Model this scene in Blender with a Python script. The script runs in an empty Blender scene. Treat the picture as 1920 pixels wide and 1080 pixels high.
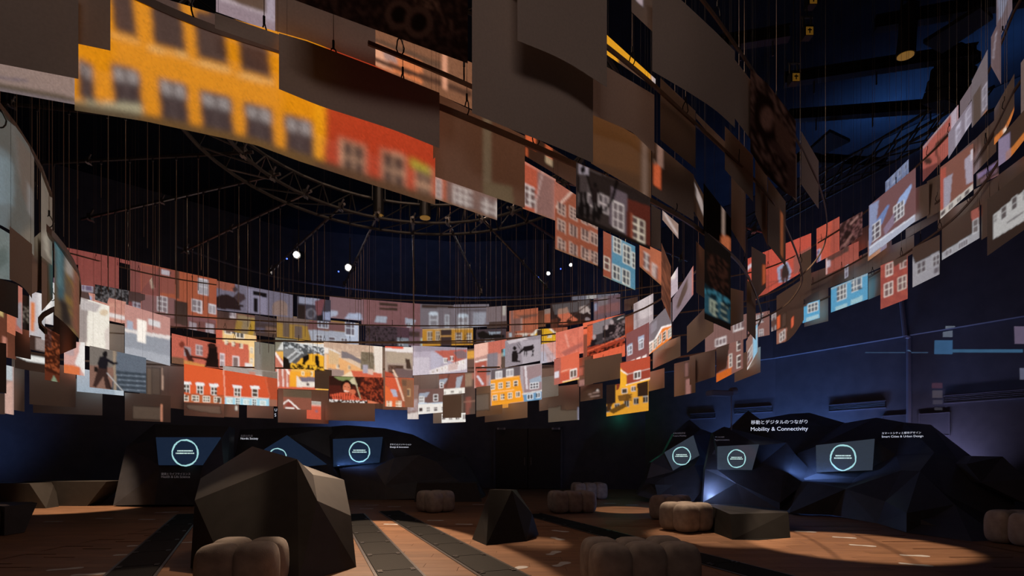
import bpy, bmesh, math, random
import numpy as np
from mathutils import Vector, Matrix

random.seed(7)
rng = np.random.default_rng(7)
SC = bpy.context.scene
COL = SC.collection
ORD0 = ['first', 'second', 'third', 'fourth', 'fifth', 'sixth', 'seventh', 'eighth', 'ninth', 'tenth', 'eleventh', 'twelfth']
F = 1000.0          # focal length in pixels of the 1920 px wide frame
HX, HY = 960.0, 855.0   # principal point: lens shifted up, horizon at y = 855
CH = 1.25           # camera height (m)

# ------------------------------------------------------------------ camera
cam_d = bpy.data.cameras.new('camera')
cam_d.sensor_width = 36.0
cam_d.lens = F / 1920.0 * 36.0
cam_d.shift_y = (HY - 540.0) / 1920.0
cam_d.clip_start = 0.05
cam_d.clip_end = 200
cam = bpy.data.objects.new('camera', cam_d)
COL.objects.link(cam)
cam.location = (0, 0, CH)
cam.rotation_euler = (math.radians(90), 0, 0)
SC.camera = cam

# ------------------------------------------------------------------ world, exposure
w = bpy.data.worlds.new('world')
SC.world = w
w.use_nodes = True
w.node_tree.nodes['Background'].inputs[0].default_value = (0.10, 0.13, 0.22, 1)
w.node_tree.nodes['Background'].inputs[1].default_value = 0.004
SC.view_settings.view_transform = 'Standard'
SC.view_settings.look = 'None'
SC.view_settings.gamma = 1
SC.view_settings.use_curve_mapping = False
SC.view_settings.exposure = 0.0

# ------------------------------------------------------------------ lights
def aim(o, target):
    d = Vector(target) - Vector(o.location)
    o.rotation_euler = d.to_track_quat('-Z', 'Y').to_euler()

def spot(name, loc, target, watts, color, deg, blend=0.15, radius=0.05, scale=(1, 1, 1)):
    l = bpy.data.lights.new(name, 'SPOT')
    l.energy = watts; l.color = color
    l.spot_size = math.radians(deg); l.spot_blend = blend
    l.shadow_soft_size = radius
    o = bpy.data.objects.new(name, l)
    COL.objects.link(o)
    o.location = loc; aim(o, target)
    o.scale = scale
    return o

def area(name, loc, target, watts, color, sx, sy, spread=180):
    l = bpy.data.lights.new(name, 'AREA')
    l.energy = watts; l.color = color
    l.shape = 'RECTANGLE'; l.size = sx; l.size_y = sy
    l.spread = math.radians(spread)
    o = bpy.data.objects.new(name, l)
    COL.objects.link(o)
    o.location = loc; aim(o, target)
    return o

WARM = (1.0, 0.70, 0.47)
BLUE = (0.20, 0.38, 1.0)
# warm ceiling spots making pools on the wood floor
spot('floor_spot', (-2.8, 10.3, 5.3), (-1.75, 7.5, 0), 2700, WARM, 60, 0.15, scale=(0.42, 1, 1))
spot('floor_spot', (-9.6, 10.9, 6.9), (-10.4, 12.6, 0.2), 3400, WARM, 24, 0.5)
spot('floor_spot', (4.0, 8.2, 7.3), (4.75, 7.5, 0), 3000, WARM, 22, 0.3)
spot('floor_spot', (2.2, 10.4, 7.0), (2.6, 12.4, 0), 2000, WARM, 13, 0.3)
spot('floor_spot', (-0.6, 10.4, 7.0), (0.1, 7.6, 0), 1500, WARM, 12, 0.5)
spot('floor_spot', (3.0, 10.6, 7.0), (3.2, 8.4, 0), 1900, WARM, 18, 0.5)
spot('floor_spot', (-2.6, 8.0, 6.6), (-3.6, 4.9, 0), 1000, WARM, 18, 0.3)
# blue wall washers standing behind the consoles
area('wall_washer', (7.3, 16.98, 0.5), (7.5, 17.15, 3.0), 60, BLUE, 1.6, 0.1, 130)
area('wall_washer', (8.74, 14.9, 0.5), (8.95, 15.05, 3.0), 75, BLUE, 1.4, 0.1, 130)
area('wall_washer', (9.97, 12.85, 0.5), (10.15, 12.97, 3.0), 26, (0.62, 0.56, 1.0), 1.4, 0.1, 130)
area('wall_washer', (-12.4, 12.6, 0.6), (-13.6, 12.9, 1.6), 14, BLUE, 1.4, 0.1, 120)
area('wall_washer', (-5.0, 18.9, 0.8), (-5.1, 19.9, 2.0), 40, BLUE, 2.4, 0.1, 100)
# added warm fill for the paper sheets, then blue uplights of the ceiling
area('fill_light', (-1.5, 7.5, 7.6), (-1.5, 7.5, 0), 55, (1.0, 0.66, 0.46), 2.0, 2.0)
area('fill_light', (0.2, -0.9, 5.2), (0.2, 4.0, 3.0), 15, (1.0, 0.74, 0.66), 2.0, 0.6)  # unseen fill behind the camera, brightens the near sheets
area('ceiling_uplight', (9.8, 10.4, 7.9), (9.8, 10.6, 9.5), 12, (0.10, 0.36, 1.0), 0.5, 0.5, 120)
area('ceiling_uplight', (8.9, 12.6, 7.9), (8.9, 12.6, 9.5), 22, (0.10, 0.36, 1.0), 0.5, 0.5, 110)

# ------------------------------------------------------------------ helpers
def P(x, y, D):
    """photo pixel at depth D -> point in the hall"""
    return Vector(((x - HX) / F * D, D, CH - (y - HY) / F * D))

def G(x, y):
    """photo pixel on the floor -> floor point"""
    D = F * CH / (y - HY)
    return Vector(((x - HX) / F * D, D, 0.0))

def lin(h):
    if h is None:
        return (0.0, 0.0, 0.0)
    c = [int(h[i:i + 2], 16) / 255.0 for i in (0, 2, 4)]
    return tuple(v / 12.92 if v <= 0.04045 else ((v + 0.055) / 1.055) ** 2.4 for v in c)

def mesh_obj(name, verts, faces, mat, parent=None, smooth=False, loc=None):
    me = bpy.data.meshes.new(name)
    if loc is not None:
        L = Vector(loc)
        verts = [Vector(v) - L for v in verts]
    me.from_pydata([tuple(v) for v in verts], [], faces)
    me.update()
    if smooth:
        me.polygons.foreach_set('use_smooth', [True] * len(me.polygons))
    o = bpy.data.objects.new(name, me)
    COL.objects.link(o)
    if mat: me.materials.append(mat)
    if parent: o.parent = parent
    if loc is not None:
        o.location = loc
    return o

def bm_obj(name, bm, mat, parent=None, smooth=False):
    me = bpy.data.meshes.new(name)
    bm.normal_update()
    bm.to_mesh(me); bm.free()
    if smooth:
        me.polygons.foreach_set('use_smooth', [True] * len(me.polygons))
    o = bpy.data.objects.new(name, me)
    COL.objects.link(o)
    if mat: me.materials.append(mat)
    if parent: o.parent = parent
    return o

def link_mesh(name, me, parent=None, loc=(0, 0, 0), rot=(0, 0, 0), scale=(1, 1, 1)):
    o = bpy.data.objects.new(name, me)
    COL.objects.link(o)
    o.location = loc; o.rotation_euler = rot; o.scale = scale
    if parent: o.parent = parent
    return o

def empty(name, loc=(0, 0, 0), rz=0.0):
    o = bpy.data.objects.new(name, None)
    o.empty_display_size = 0.1
    COL.objects.link(o)
    o.location = loc
    o.rotation_euler = (0, 0, rz)
    return o

def tag(o, label, cat, group=None):
    o['label'] = label; o['category'] = cat
    if group: o['group'] = group
    return o

def struct(o, label=None, cat=None):
    o['kind'] = 'structure'
    if label: o['label'] = label
    if cat: o['category'] = cat
    return o

def add_box(bm, c, s, rot=None):
    m = Matrix.Translation(c) @ (rot.to_4x4() if rot else Matrix.Identity(4)) @ Matrix.Diagonal((s[0], s[1], s[2], 1))
    return bmesh.ops.create_cube(bm, size=1.0, matrix=m)

def add_tube(bm, p0, p1, r, n=8, r2=None):
    p0, p1 = Vector(p0), Vector(p1)
    d = p1 - p0
    q = d.to_track_quat('Z', 'Y').to_matrix().to_4x4()
    m = Matrix.Translation((p0 + p1) / 2) @ q
    bmesh.ops.create_cone(bm, cap_ends=True, segments=n, radius1=r, radius2=r if r2 is None else r2, depth=d.length, matrix=m)

def box_obj(name, c, s, mat, parent=None, rot=None, bevel=0.0):
    bm = bmesh.new()
    add_box(bm, (0, 0, 0), s)
    if bevel:
        bmesh.ops.bevel(bm, geom=bm.edges[:], offset=bevel, segments=2, affect='EDGES')
    o = bm_obj(name, bm, mat, parent)
    o.location = c
    if rot: o.rotation_euler = rot
    return o

def tube_obj(name, p0, p1, r, mat, parent=None, n=8):
    bm = bmesh.new()
    add_tube(bm, p0, p1, r, n)
    return bm_obj(name, bm, mat, parent)

def sweep(name, pts, w, h, mat, parent=None):
    """flat bar following a list of points; w across, h tall"""
    n = len(pts); V = []; Fs = []
    for i, p in enumerate(pts):
        t = (pts[min(i + 1, n - 1)] - pts[max(i - 1, 0)]); t.z = 0
        t.normalize()
        s = Vector((t.y, -t.x, 0))
        for a, b in ((-1, -1), (1, -1), (1, 1), (-1, 1)):
            V.append(p + s * (a * w / 2) + Vector((0, 0, b * h / 2)))
    for i in range(n - 1):
        for k in range(4):
            a = i * 4 + k; b = i * 4 + (k + 1) % 4
            Fs.append((a, b, b + 4, a + 4))
    Fs.append((3, 2, 1, 0)); e = (n - 1) * 4
    Fs.append((e, e + 1, e + 2, e + 3))
    return mesh_obj(name, V, Fs, mat, parent)

# ------------------------------------------------------------------ materials
def mat_base(name, color, rough=0.6, spec=0.3, metal=0.0, noise=0.0, nscale=20.0, bump=0.0, bscale=60.0, emit=None, estr=1.0):
    m = bpy.data.materials.new(name)
    m.use_nodes = True
    nt = m.node_tree
    b = nt.nodes['Principled BSDF']
    b.inputs['Base Color'].default_value = (*color, 1)
    b.inputs['Roughness'].default_value = rough
    b.inputs['Specular IOR Level'].default_value = spec
    b.inputs['Metallic'].default_value = metal
    if noise or bump:
        tc = nt.nodes.new('ShaderNodeTexCoord')
    if noise:
        n = nt.nodes.new('ShaderNodeTexNoise')
        n.inputs['Scale'].default_value = nscale
        n.inputs['Detail'].default_value = 6
        nt.links.new(tc.outputs['Object'], n.inputs['Vector'])
        r = nt.nodes.new('ShaderNodeValToRGB')
        r.color_ramp.elements[0].position = 0.3
        r.color_ramp.elements[1].position = 0.7
        r.color_ramp.elements[0].color = (*[c * (1 - noise) for c in color], 1)
        r.color_ramp.elements[1].color = (*[min(1, c * (1 + noise)) for c in color], 1)
        nt.links.new(n.outputs['Fac'], r.inputs['Fac'])
        nt.links.new(r.outputs['Color'], b.inputs['Base Color'])
    if bump:
        n2 = nt.nodes.new('ShaderNodeTexNoise')
        n2.inputs['Scale'].default_value = bscale
        nt.links.new(tc.outputs['Object'], n2.inputs['Vector'])
        bp = nt.nodes.new('ShaderNodeBump')
        bp.inputs['Strength'].default_value = bump
        bp.inputs['Distance'].default_value = 0.01
        nt.links.new(n2.outputs['Fac'], bp.inputs['Height'])
        nt.links.new(bp.outputs['Normal'], b.inputs['Normal'])
    if emit:
        b.inputs['Emission Color'].default_value = (*emit, 1)
        b.inputs['Emission Strength'].default_value = estr
    return m

M = {}
M['wall'] = mat_base('wall_paint', (0.10, 0.105, 0.13), 0.75, 0.2, noise=0.12, nscale=3)
M['ceiling'] = mat_base('ceiling_paint', (0.02, 0.025, 0.035), 0.85, 0.05, noise=0.15, nscale=2)
M['black'] = mat_base('black_metal', (0.012, 0.012, 0.013), 0.45, 0.4, noise=0.2)
M['rig'] = mat_base('rig_steel', (0.16, 0.15, 0.15), 0.35, 0.5, metal=0.8, noise=0.2)
M['truss'] = mat_base('truss_black', (0.035, 0.034, 0.034), 0.4, 0.5, metal=0.3, noise=0.2)
M['bar'] = mat_base('rail_bronze', (0.20, 0.14, 0.10), 0.45, 0.4, noise=0.15)
M['rock'] = mat_base('rock_laminate', (0.055, 0.052, 0.050), 0.55, 0.3, noise=0.12, nscale=6, bump=0.05, bscale=140)
M['rock2'] = mat_base('console_laminate', (0.05, 0.05, 0.056), 0.45, 0.35, noise=0.15, nscale=5)
M['rockdark'] = mat_base('black_laminate', (0.013, 0.0125, 0.0125), 0.55, 0.3, noise=0.12, nscale=6)
M['bench'] = mat_base('bench_laminate', (0.050, 0.046, 0.042), 0.6, 0.3, noise=0.1, nscale=6)
M['pouf'] = mat_base('pouf_suede', (0.37, 0.33, 0.30), 0.95, 0.1, noise=0.22, nscale=7, bump=0.25, bscale=90)
M['sticker'] = mat_base('sticker_vinyl', (0.45, 0.45, 0.46), 0.6, 0.3, noise=0.1)
M['vent'] = mat_base('vent_metal', (0.05, 0.05, 0.06), 0.5, 0.4)
M['pipe'] = mat_base('conduit_paint', (0.16, 0.16, 0.20), 0.5, 0.3)
M['white'] = mat_base('white_lettering', (0.7, 0.7, 0.72), 0.5, 0.2, emit=(0.80, 0.84, 0.95), estr=0.75)
M['dimwhite'] = mat_base('dim_lettering', (0.5, 0.48, 0.5), 0.5, 0.2, emit=(0.5, 0.46, 0.5), estr=0.10)
M['ring'] = mat_base('screen_ring', (0.1, 0.2, 0.2), 0.5, 0.2, emit=(0.42, 0.78, 0.80), estr=0.85)
M['ringtext'] = mat_base('screen_text', (0.3, 0.4, 0.4), 0.5, 0.2, emit=(0.7, 0.95, 0.9), estr=0.9)
M['lamp'] = mat_base('lamp_lens', (1, 1, 1), 0.4, 0.2, emit=(1.0, 0.92, 0.82), estr=60)
M['lampdim'] = mat_base('amber_lens', (0.2, 0.12, 0.04), 0.3, 0.5, emit=(1.0, 0.5, 0.10), estr=0.16)
M['orange'] = mat_base('orange_tag', (0.35, 0.16, 0.02), 0.5, 0.3, emit=(0.75, 0.36, 0.04), estr=0.10)
M['green'] = mat_base('exit_green', (0.05, 0.6, 0.3), 0.5, 0.3, emit=(0.05, 0.75, 0.40), estr=5)
M['bluelens'] = mat_base('blue_indicator', (0.1, 0.2, 0.8), 0.5, 0.3, emit=(0.08, 0.16, 1.0), estr=2.0)

def wire_material():
    m = bpy.data.materials.new('suspension_wire')
    m.use_nodes = True
    nt = m.node_tree; b = nt.nodes['Principled BSDF']
    b.inputs['Roughness'].default_value = 0.35
    b.inputs['Metallic'].default_value = 0.6
    tc = nt.nodes.new('ShaderNodeTexCoord')
    n = nt.nodes.new('ShaderNodeTexNoise'); n.inputs['Scale'].default_value = 3.0
    r = nt.nodes.new('ShaderNodeValToRGB')
    cr = r.color_ramp
    cr.elements[0].position = 0.25; cr.elements[0].color = (0.55, 0.18, 0.10, 1)
    cr.elements[1].position = 0.75; cr.elements[1].color = (0.55, 0.55, 0.5, 1)
    e = cr.elements.new(0.5); e.color = (0.45, 0.36, 0.25, 1)
    nt.links.new(tc.outputs['Generated'], n.inputs['Vector'])
    nt.links.new(n.outputs['Fac'], r.inputs['Fac'])
    nt.links.new(r.outputs['Color'], b.inputs['Base Color'])
    return m
M['wire'] = wire_material()

def paper_material():
    """translucent washi paper: diffuse + translucent, with the projected picture (attribute 'proj')
    painted on as emission and printed ink (attribute 'ink') as its colour"""
    m = bpy.data.materials.new('washi_paper')
    m.use_nodes = True
    nt = m.node_tree; N = nt.nodes; L = nt.links
    N.clear()
    out = N.new('ShaderNodeOutputMaterial')
    ink = N.new('ShaderNodeAttribute'); ink.attribute_name = 'ink'
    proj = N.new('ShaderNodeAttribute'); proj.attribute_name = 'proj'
    tc = N.new('ShaderNodeTexCoord')
    noi = N.new('ShaderNodeTexNoise'); noi.inputs['Scale'].default_value = 90; noi.inputs['Detail'].default_value = 4
    L.new(tc.outputs['Object'], noi.inputs['Vector'])
    mr = N.new('ShaderNodeMapRange')
    mr.inputs['To Min'].default_value = 0.86; mr.inputs['To Max'].default_value = 1.1
    L.new(noi.outputs['Fac'], mr.inputs['Value'])
    mul = N.new('ShaderNodeVectorMath'); mul.operation = 'SCALE'
    L.new(ink.outputs['Color'], mul.inputs[0]); L.new(mr.outputs['Result'], mul.inputs['Scale'])
    d = N.new('ShaderNodeBsdfDiffuse'); t = N.new('ShaderNodeBsdfTranslucent')
    L.new(mul.outputs['Vector'], d.inputs['Color']); L.new(mul.outputs['Vector'], t.inputs['Color'])
    mx = N.new('ShaderNodeMixShader'); mx.inputs[0].default_value = 0.03
    L.new(d.outputs[0], mx.inputs[1]); L.new(t.outputs[0], mx.inputs[2])
    em = N.new('ShaderNodeEmission'); em.inputs['Strength'].default_value = 1.0  # projector light painted in as glow of the paper itself
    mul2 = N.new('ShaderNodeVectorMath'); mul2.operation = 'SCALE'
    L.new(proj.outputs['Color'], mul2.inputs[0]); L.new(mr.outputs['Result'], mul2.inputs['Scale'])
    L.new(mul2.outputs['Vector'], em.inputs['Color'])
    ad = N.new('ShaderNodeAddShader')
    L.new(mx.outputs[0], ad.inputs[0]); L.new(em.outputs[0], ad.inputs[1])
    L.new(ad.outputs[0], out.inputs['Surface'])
    m.cycles.emission_sampling = 'NONE'
    return m
M['paper'] = paper_material()

def screen_material(base, name='screen_glass'):
    return mat_base(name, (0.02, 0.025, 0.03), 0.12, 0.5, emit=base, estr=1.0, noise=0.5, nscale=4)
M['screen_blue'] = screen_material((0.008, 0.016, 0.036), 'screen_blue')
M['screen_grey'] = screen_material((0.028, 0.036, 0.050), 'screen_grey')

def wood_material(brick):
    m = bpy.data.materials.new('wood_floor')
    m.use_nodes = True
    nt = m.node_tree; N = nt.nodes; L = nt.links
    b = N['Principled BSDF']
    b.inputs['Roughness'].default_value = 0.5
    b.inputs['Specular IOR Level'].default_value = 0.25
    tc = N.new('ShaderNodeTexCoord'); oi = N.new('ShaderNodeObjectInfo')
    mp = N.new('ShaderNodeMapping'); mp.inputs['Scale'].default_value = (2.0, 28.0, 1.0)
    L.new(tc.outputs['Object'], mp.inputs['Vector'])
    ad = N.new('ShaderNodeVectorMath'); ad.operation = 'ADD'
    L.new(mp.outputs['Vector'], ad.inputs[0])
    if not brick:
        sc = N.new('ShaderNodeMath'); sc.operation = 'MULTIPLY'; sc.inputs[1].default_value = 40
        L.new(oi.outputs['Random'], sc.inputs[0]); L.new(sc.outputs[0], ad.inputs[1])
    n = N.new('ShaderNodeTexNoise'); n.inputs['Scale'].default_value = 1.4; n.inputs['Detail'].default_value = 8
    n.inputs['Distortion'].default_value = 0.6
    L.new(ad.outputs[0], n.inputs['Vector'])
    r = N.new('ShaderNodeValToRGB')
    r.color_ramp.elements[0].position = 0.28; r.color_ramp.elements[0].color = (0.17, 0.088, 0.050, 1)
    r.color_ramp.elements[1].position = 0.75; r.color_ramp.elements[1].color = (0.30, 0.165, 0.095, 1)
    L.new(n.outputs['Fac'], r.inputs['Fac'])
    hs = N.new('ShaderNodeHueSaturation')
    L.new(r.outputs['Color'], hs.inputs['Color'])
    if brick:
        br = N.new('ShaderNodeTexBrick')
        br.inputs['Scale'].default_value = 1.0
        br.inputs['Brick Width'].default_value = 1.2; br.inputs['Row Height'].default_value = 0.2
        br.inputs['Mortar Size'].default_value = 0.002
        br.inputs['Color1'].default_value = (0.82, 0.82, 0.82, 1); br.inputs['Color2'].default_value = (1.12, 1.12, 1.12, 1)
        br.inputs['Mortar'].default_value = (0.35, 0.35, 0.35, 1)
        L.new(tc.outputs['Object'], br.inputs['Vector'])
        L.new(br.outputs['Color'], hs.inputs['Value'])
    else:
        mr = N.new('ShaderNodeMapRange'); mr.inputs['To Min'].default_value = 0.82; mr.inputs['To Max'].default_value = 1.12
        L.new(oi.outputs['Random'], mr.inputs['Value']); L.new(mr.outputs[0], hs.inputs['Value'])
    L.new(hs.outputs['Color'], b.inputs['Base Color'])
    return m
M['wood'] = wood_material(False)
M['wood_far'] = wood_material(True)

def plate_material():
    m = bpy.data.materials.new('tread_plate')
    m.use_nodes = True
    nt = m.node_tree; N = nt.nodes; L = nt.links
    b = N['Principled BSDF']
    b.inputs['Roughness'].default_value = 0.7; b.inputs['Metallic'].default_value = 0.0; b.inputs['Specular IOR Level'].default_value = 0.15
    tc = N.new('ShaderNodeTexCoord')
    v = N.new('ShaderNodeTexVoronoi'); v.inputs['Scale'].default_value = 45; v.inputs['Randomness'].default_value = 0.15
    L.new(tc.outputs['Object'], v.inputs['Vector'])
    r = N.new('ShaderNodeValToRGB')
    r.color_ramp.elements[0].position = 0.18; r.color_ramp.elements[0].color = (0.034, 0.031, 0.028, 1)
    r.color_ramp.elements[1].position = 0.34; r.color_ramp.elements[1].color = (0.007, 0.007, 0.007, 1)
    L.new(v.outputs['Distance'], r.inputs['Fac'])
    L.new(r.outputs['Color'], b.inputs['Base Color'])
    bp = N.new('ShaderNodeBump'); bp.inputs['Strength'].default_value = 0.5; bp.inputs['Distance'].default_value = 0.004
    L.new(v.outputs['Distance'], bp.inputs['Height']); L.new(bp.outputs['Normal'], b.inputs['Normal'])
    return m
M['plate'] = plate_material()

# ================================================================== the hall
PLAN = [(-11.5, -1.2), (-15.2, 7.5), (-13.8, 14.3), (-8.0, 19.4), (-2.0, 20.6), (5.0, 20.0), (8.2, 16.6), (11.3, 11.4), (12.6, 5.0), (11.6, -1.2)]
WN = ['wall_west', 'wall_northwest_a', 'wall_northwest', 'wall_north_a', 'wall_north', 'wall_northeast_a', 'wall_northeast', 'wall_east', 'wall_east_b', 'wall_south']
CZ = 9.5
def extrude_poly(name, pts, z0, z1, mat, parent=None):
    n = len(pts)
    V = [(x, y, z0) for x, y in pts] + [(x, y, z1) for x, y in pts]
    Fs = [tuple(range(n - 1, -1, -1)), tuple(range(n, 2 * n))] + [(i, (i + 1) % n, n + (i + 1) % n, n + i) for i in range(n)]
    return mesh_obj(name, V, Fs, mat, parent)
for i in range(len(PLAN)):
    a, b = Vector((*PLAN[i], 0)), Vector((*PLAN[(i + 1) % len(PLAN)], 0))
    d = (b - a).normalized(); nrm = Vector((-d.y, d.x, 0))    # outward: plan runs clockwise seen from above
    q = [a, b, b + nrm * 0.2, a + nrm * 0.2]
    o = extrude_poly(WN[i], [(p.x, p.y) for p in q], -0.05, CZ, M['wall'])
    struct(o, 'dark navy painted wall of the hall', 'wall')
    if i in (5, 6, 7):
        # upper part of the wall stands proud, its lower edge is the long line over the consoles
        z0 = 4.28
        q = [a - nrm * 0.16, b - nrm * 0.16, b, a]
        u = extrude_poly('upper_wall_panel', [(p.x, p.y) for p in q], z0, CZ - 0.02, M['wall'], o)
floor = extrude_poly('floor', PLAN, -0.12, -0.006, M['wood_far'])
struct(floor, 'brown wood plank floor of the hall', 'floor')
ceil = extrude_poly('ceiling', PLAN, CZ, CZ + 0.1, M['ceiling'])
struct(ceil, 'black painted ceiling high above the rig', 'ceiling')

# planks: the nearest ones singly, the rest of the floor as one layer
PX0, PX1, PY0, PY1 = -5.4, 5.4, 4.6, 9.4
bm = bmesh.new(); add_box(bm, (0, 0, -0.003), (1.196, 0.197, 0.006))
plank_me = bpy.data.meshes.new('plank'); bm.to_mesh(plank_me); bm.free(); plank_me.materials.append(M['wood'])
row = 0; y = PY0 + 0.1; npl = 0
while y < PY1:
    x = PX0 - (0.4 * (row % 3))
    while x < PX1:
        link_mesh('plank', plank_me, floor, (x + 0.6, y, 0)); npl += 1
        x += 1.2
    y += 0.2; row += 1
rest = []
def rect(x0, y0, x1, y1):
    k = len(rest) * 4
    rest.append([(x0, y0), (x1, y0), (x1, y1), (x0, y1)])
rect(-15.2, -1.2, 12.6, PY0); rect(-15.2, PY1 + 0.1, 12.6, 20.6); rect(-15.2, PY0, PX0 - 0.8, PY1 + 0.1); rect(PX1 + 1.21, PY0, 12.6, PY1 + 0.1)
V = []; Fs = []
for r in rest:
    k = len(V); V += [(x, y, -0.0005) for x, y in r]; Fs.append((k, k + 1, k + 2, k + 3))
pl = mesh_obj('plank_field', V, Fs, M['wood_far'], floor); pl['kind'] = 'stuff'

# doors in the far wall, between the two consoles
dd = empty('door_1', (0.6, 20.2, 0)); struct(dd, 'black double door in the far wall', 'door')
dang = math.atan2(20.0 - 20.6, 7.0)
for s in (-1, 1):
    lf = box_obj('door_leaf', (s * 0.62, 0.03, 1.15), (1.2, 0.06, 2.28), M['black'], dd, bevel=0.01)
    hnd = box_obj('door_handle', (-s * 0.5, -0.07, -0.1), (0.03, 0.05, 0.3), M['rig'], lf)
box_obj('door_frame', (0, 0.05, 2.34), (2.6, 0.08, 0.1), M['wall'], dd)
for s in (-1, 1): box_obj('door_frame', (s * 1.27, 0.05, 1.17), (0.08, 0.08, 2.34), M['wall'], dd)
dd.rotation_euler = (0, 0, dang)

# conduit pipe, vents, wall plates on the right wall
def on_wall(i, x):
    """point of wall segment i seen at photo column x, with its inward normal"""
    a, b = Vector(PLAN[i]), Vector(PLAN[i + 1]); d = b - a; r = (x - HX) / F
    t = (r * a.y - a.x) / (d.x - r * d.y)
    p = a + d * t; dn = d.normalized()
    return Vector((p.x, p.y, 0)), Vector((dn.y, -dn.x, 0)), math.atan2(d.y, d.x)
def wall_z(p, y): return CH + (HY - y) / F * p.y
p, n, an = on_wall(6, 1706)
pipe = empty('conduit_pipe', (p.x, p.y, 0))
tube_obj('pipe', Vector((0, 0, 1.5)) + n * 0.06, Vector((0, 0, 4.25)) + n * 0.06, 0.05, M['pipe'], pipe)
tube_obj('pipe', Vector((0, 0, 4.25)) + n * 0.24, Vector((-0.12, 0.1, 6.2)) + n * 0.24, 0.055, M['pipe'], pipe)
tube_obj('pipe_elbow', Vector((0, 0, 4.25)) + n * 0.06, Vector((0, 0, 4.25)) + n * 0.24, 0.05, M['pipe'], pipe)
tag(pipe, 'grey vertical conduit pipe running up the right wall', 'pipe')
for (i, x, yc, wd, lab) in ((6, 1606, 762, 1.45, 'slotted air vent in right wall above the smart cities console'), (6, 1845, 744, 1.5, 'slotted air vent in right wall at right frame edge'), (5, 1412, 769, 1.2, 'slotted air vent in right wall behind large lettering'), (5, 1318, 780, 0.9, 'dim slotted air vent in right wall left of lettering')):
    p, n, an = on_wall(i, x)
    v = empty('air_vent', (p.x + n.x * 0.02, p.y + n.y * 0.02, wall_z(p, yc)), an)
    box_obj('vent_frame', (0, 0, 0.09), (wd, 0.04, 0.02), M['pipe'], v)
    box_obj('vent_frame', (0, 0, -0.09), (wd, 0.04, 0.02), M['pipe'], v)
    box_obj('vent_back', (0, 0.01, 0), (wd, 0.02, 0.17), M['black'], v)
    for k in range(4): box_obj('vent_slat', (0, -0.005, -0.06 + 0.04 * k), (wd - 0.03, 0.025, 0.012), M['vent'], v, rot=(0.5, 0, 0))
    tag(v, lab, 'vent')
# small access hatches outlined on the right wall
for (i, x, yc, wd, ht, lab) in ((6, 1752, 796, 0.62, 0.55, 'square access hatch outlined on wall right of lettering'), (6, 1677, 790, 0.55, 0.3, 'low access hatch outlined on wall above smart cities console')):
    p, n, an = on_wall(i, x)
    hch = empty('access_hatch', (p.x + n.x * 0.01, p.y + n.y * 0.01, wall_z(p, yc)), an)
    box_obj('hatch_panel', (0, 0, 0), (wd, 0.02, ht), M['wall'], hch)
    for s in (-1, 1):
        box_obj('hatch_trim', (s * wd / 2, 0, 0), (0.015, 0.035, ht), M['pipe'], hch)
        box_obj('hatch_trim', (0, 0, s * ht / 2), (wd, 0.035, 0.015), M['pipe'], hch)
    tag(hch, lab, 'hatch')
# green exit sign hidden behind the yellow hand photo: its glow shows on the wall
p, n, an = on_wall(4, 1162)
ex = empty('exit_sign', (p.x + n.x * 0.08, p.y + n.y * 0.08, wall_z(p, 766)), an)
box_obj('sign_case', (0, 0, 0), (0.42, 0.08, 0.2), M['black'], ex, bevel=0.01)
box_obj('sign_face', (0, -0.045, 0), (0.38, 0.01, 0.16), M['green'], ex)
tag(ex, 'small green glowing exit sign on the dark far wall', 'sign')
gl = bpy.data.lights.new('exit_glow', 'POINT'); gl.energy = 1.2; gl.color = (0.1, 1.0, 0.55); gl.shadow_soft_size = 0.1
go = bpy.data.objects.new('exit_glow', gl); COL.objects.link(go)
go.location = (p.x + n.x * 0.3, p.y + n.y * 0.3, wall_z(p, 782))

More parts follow.
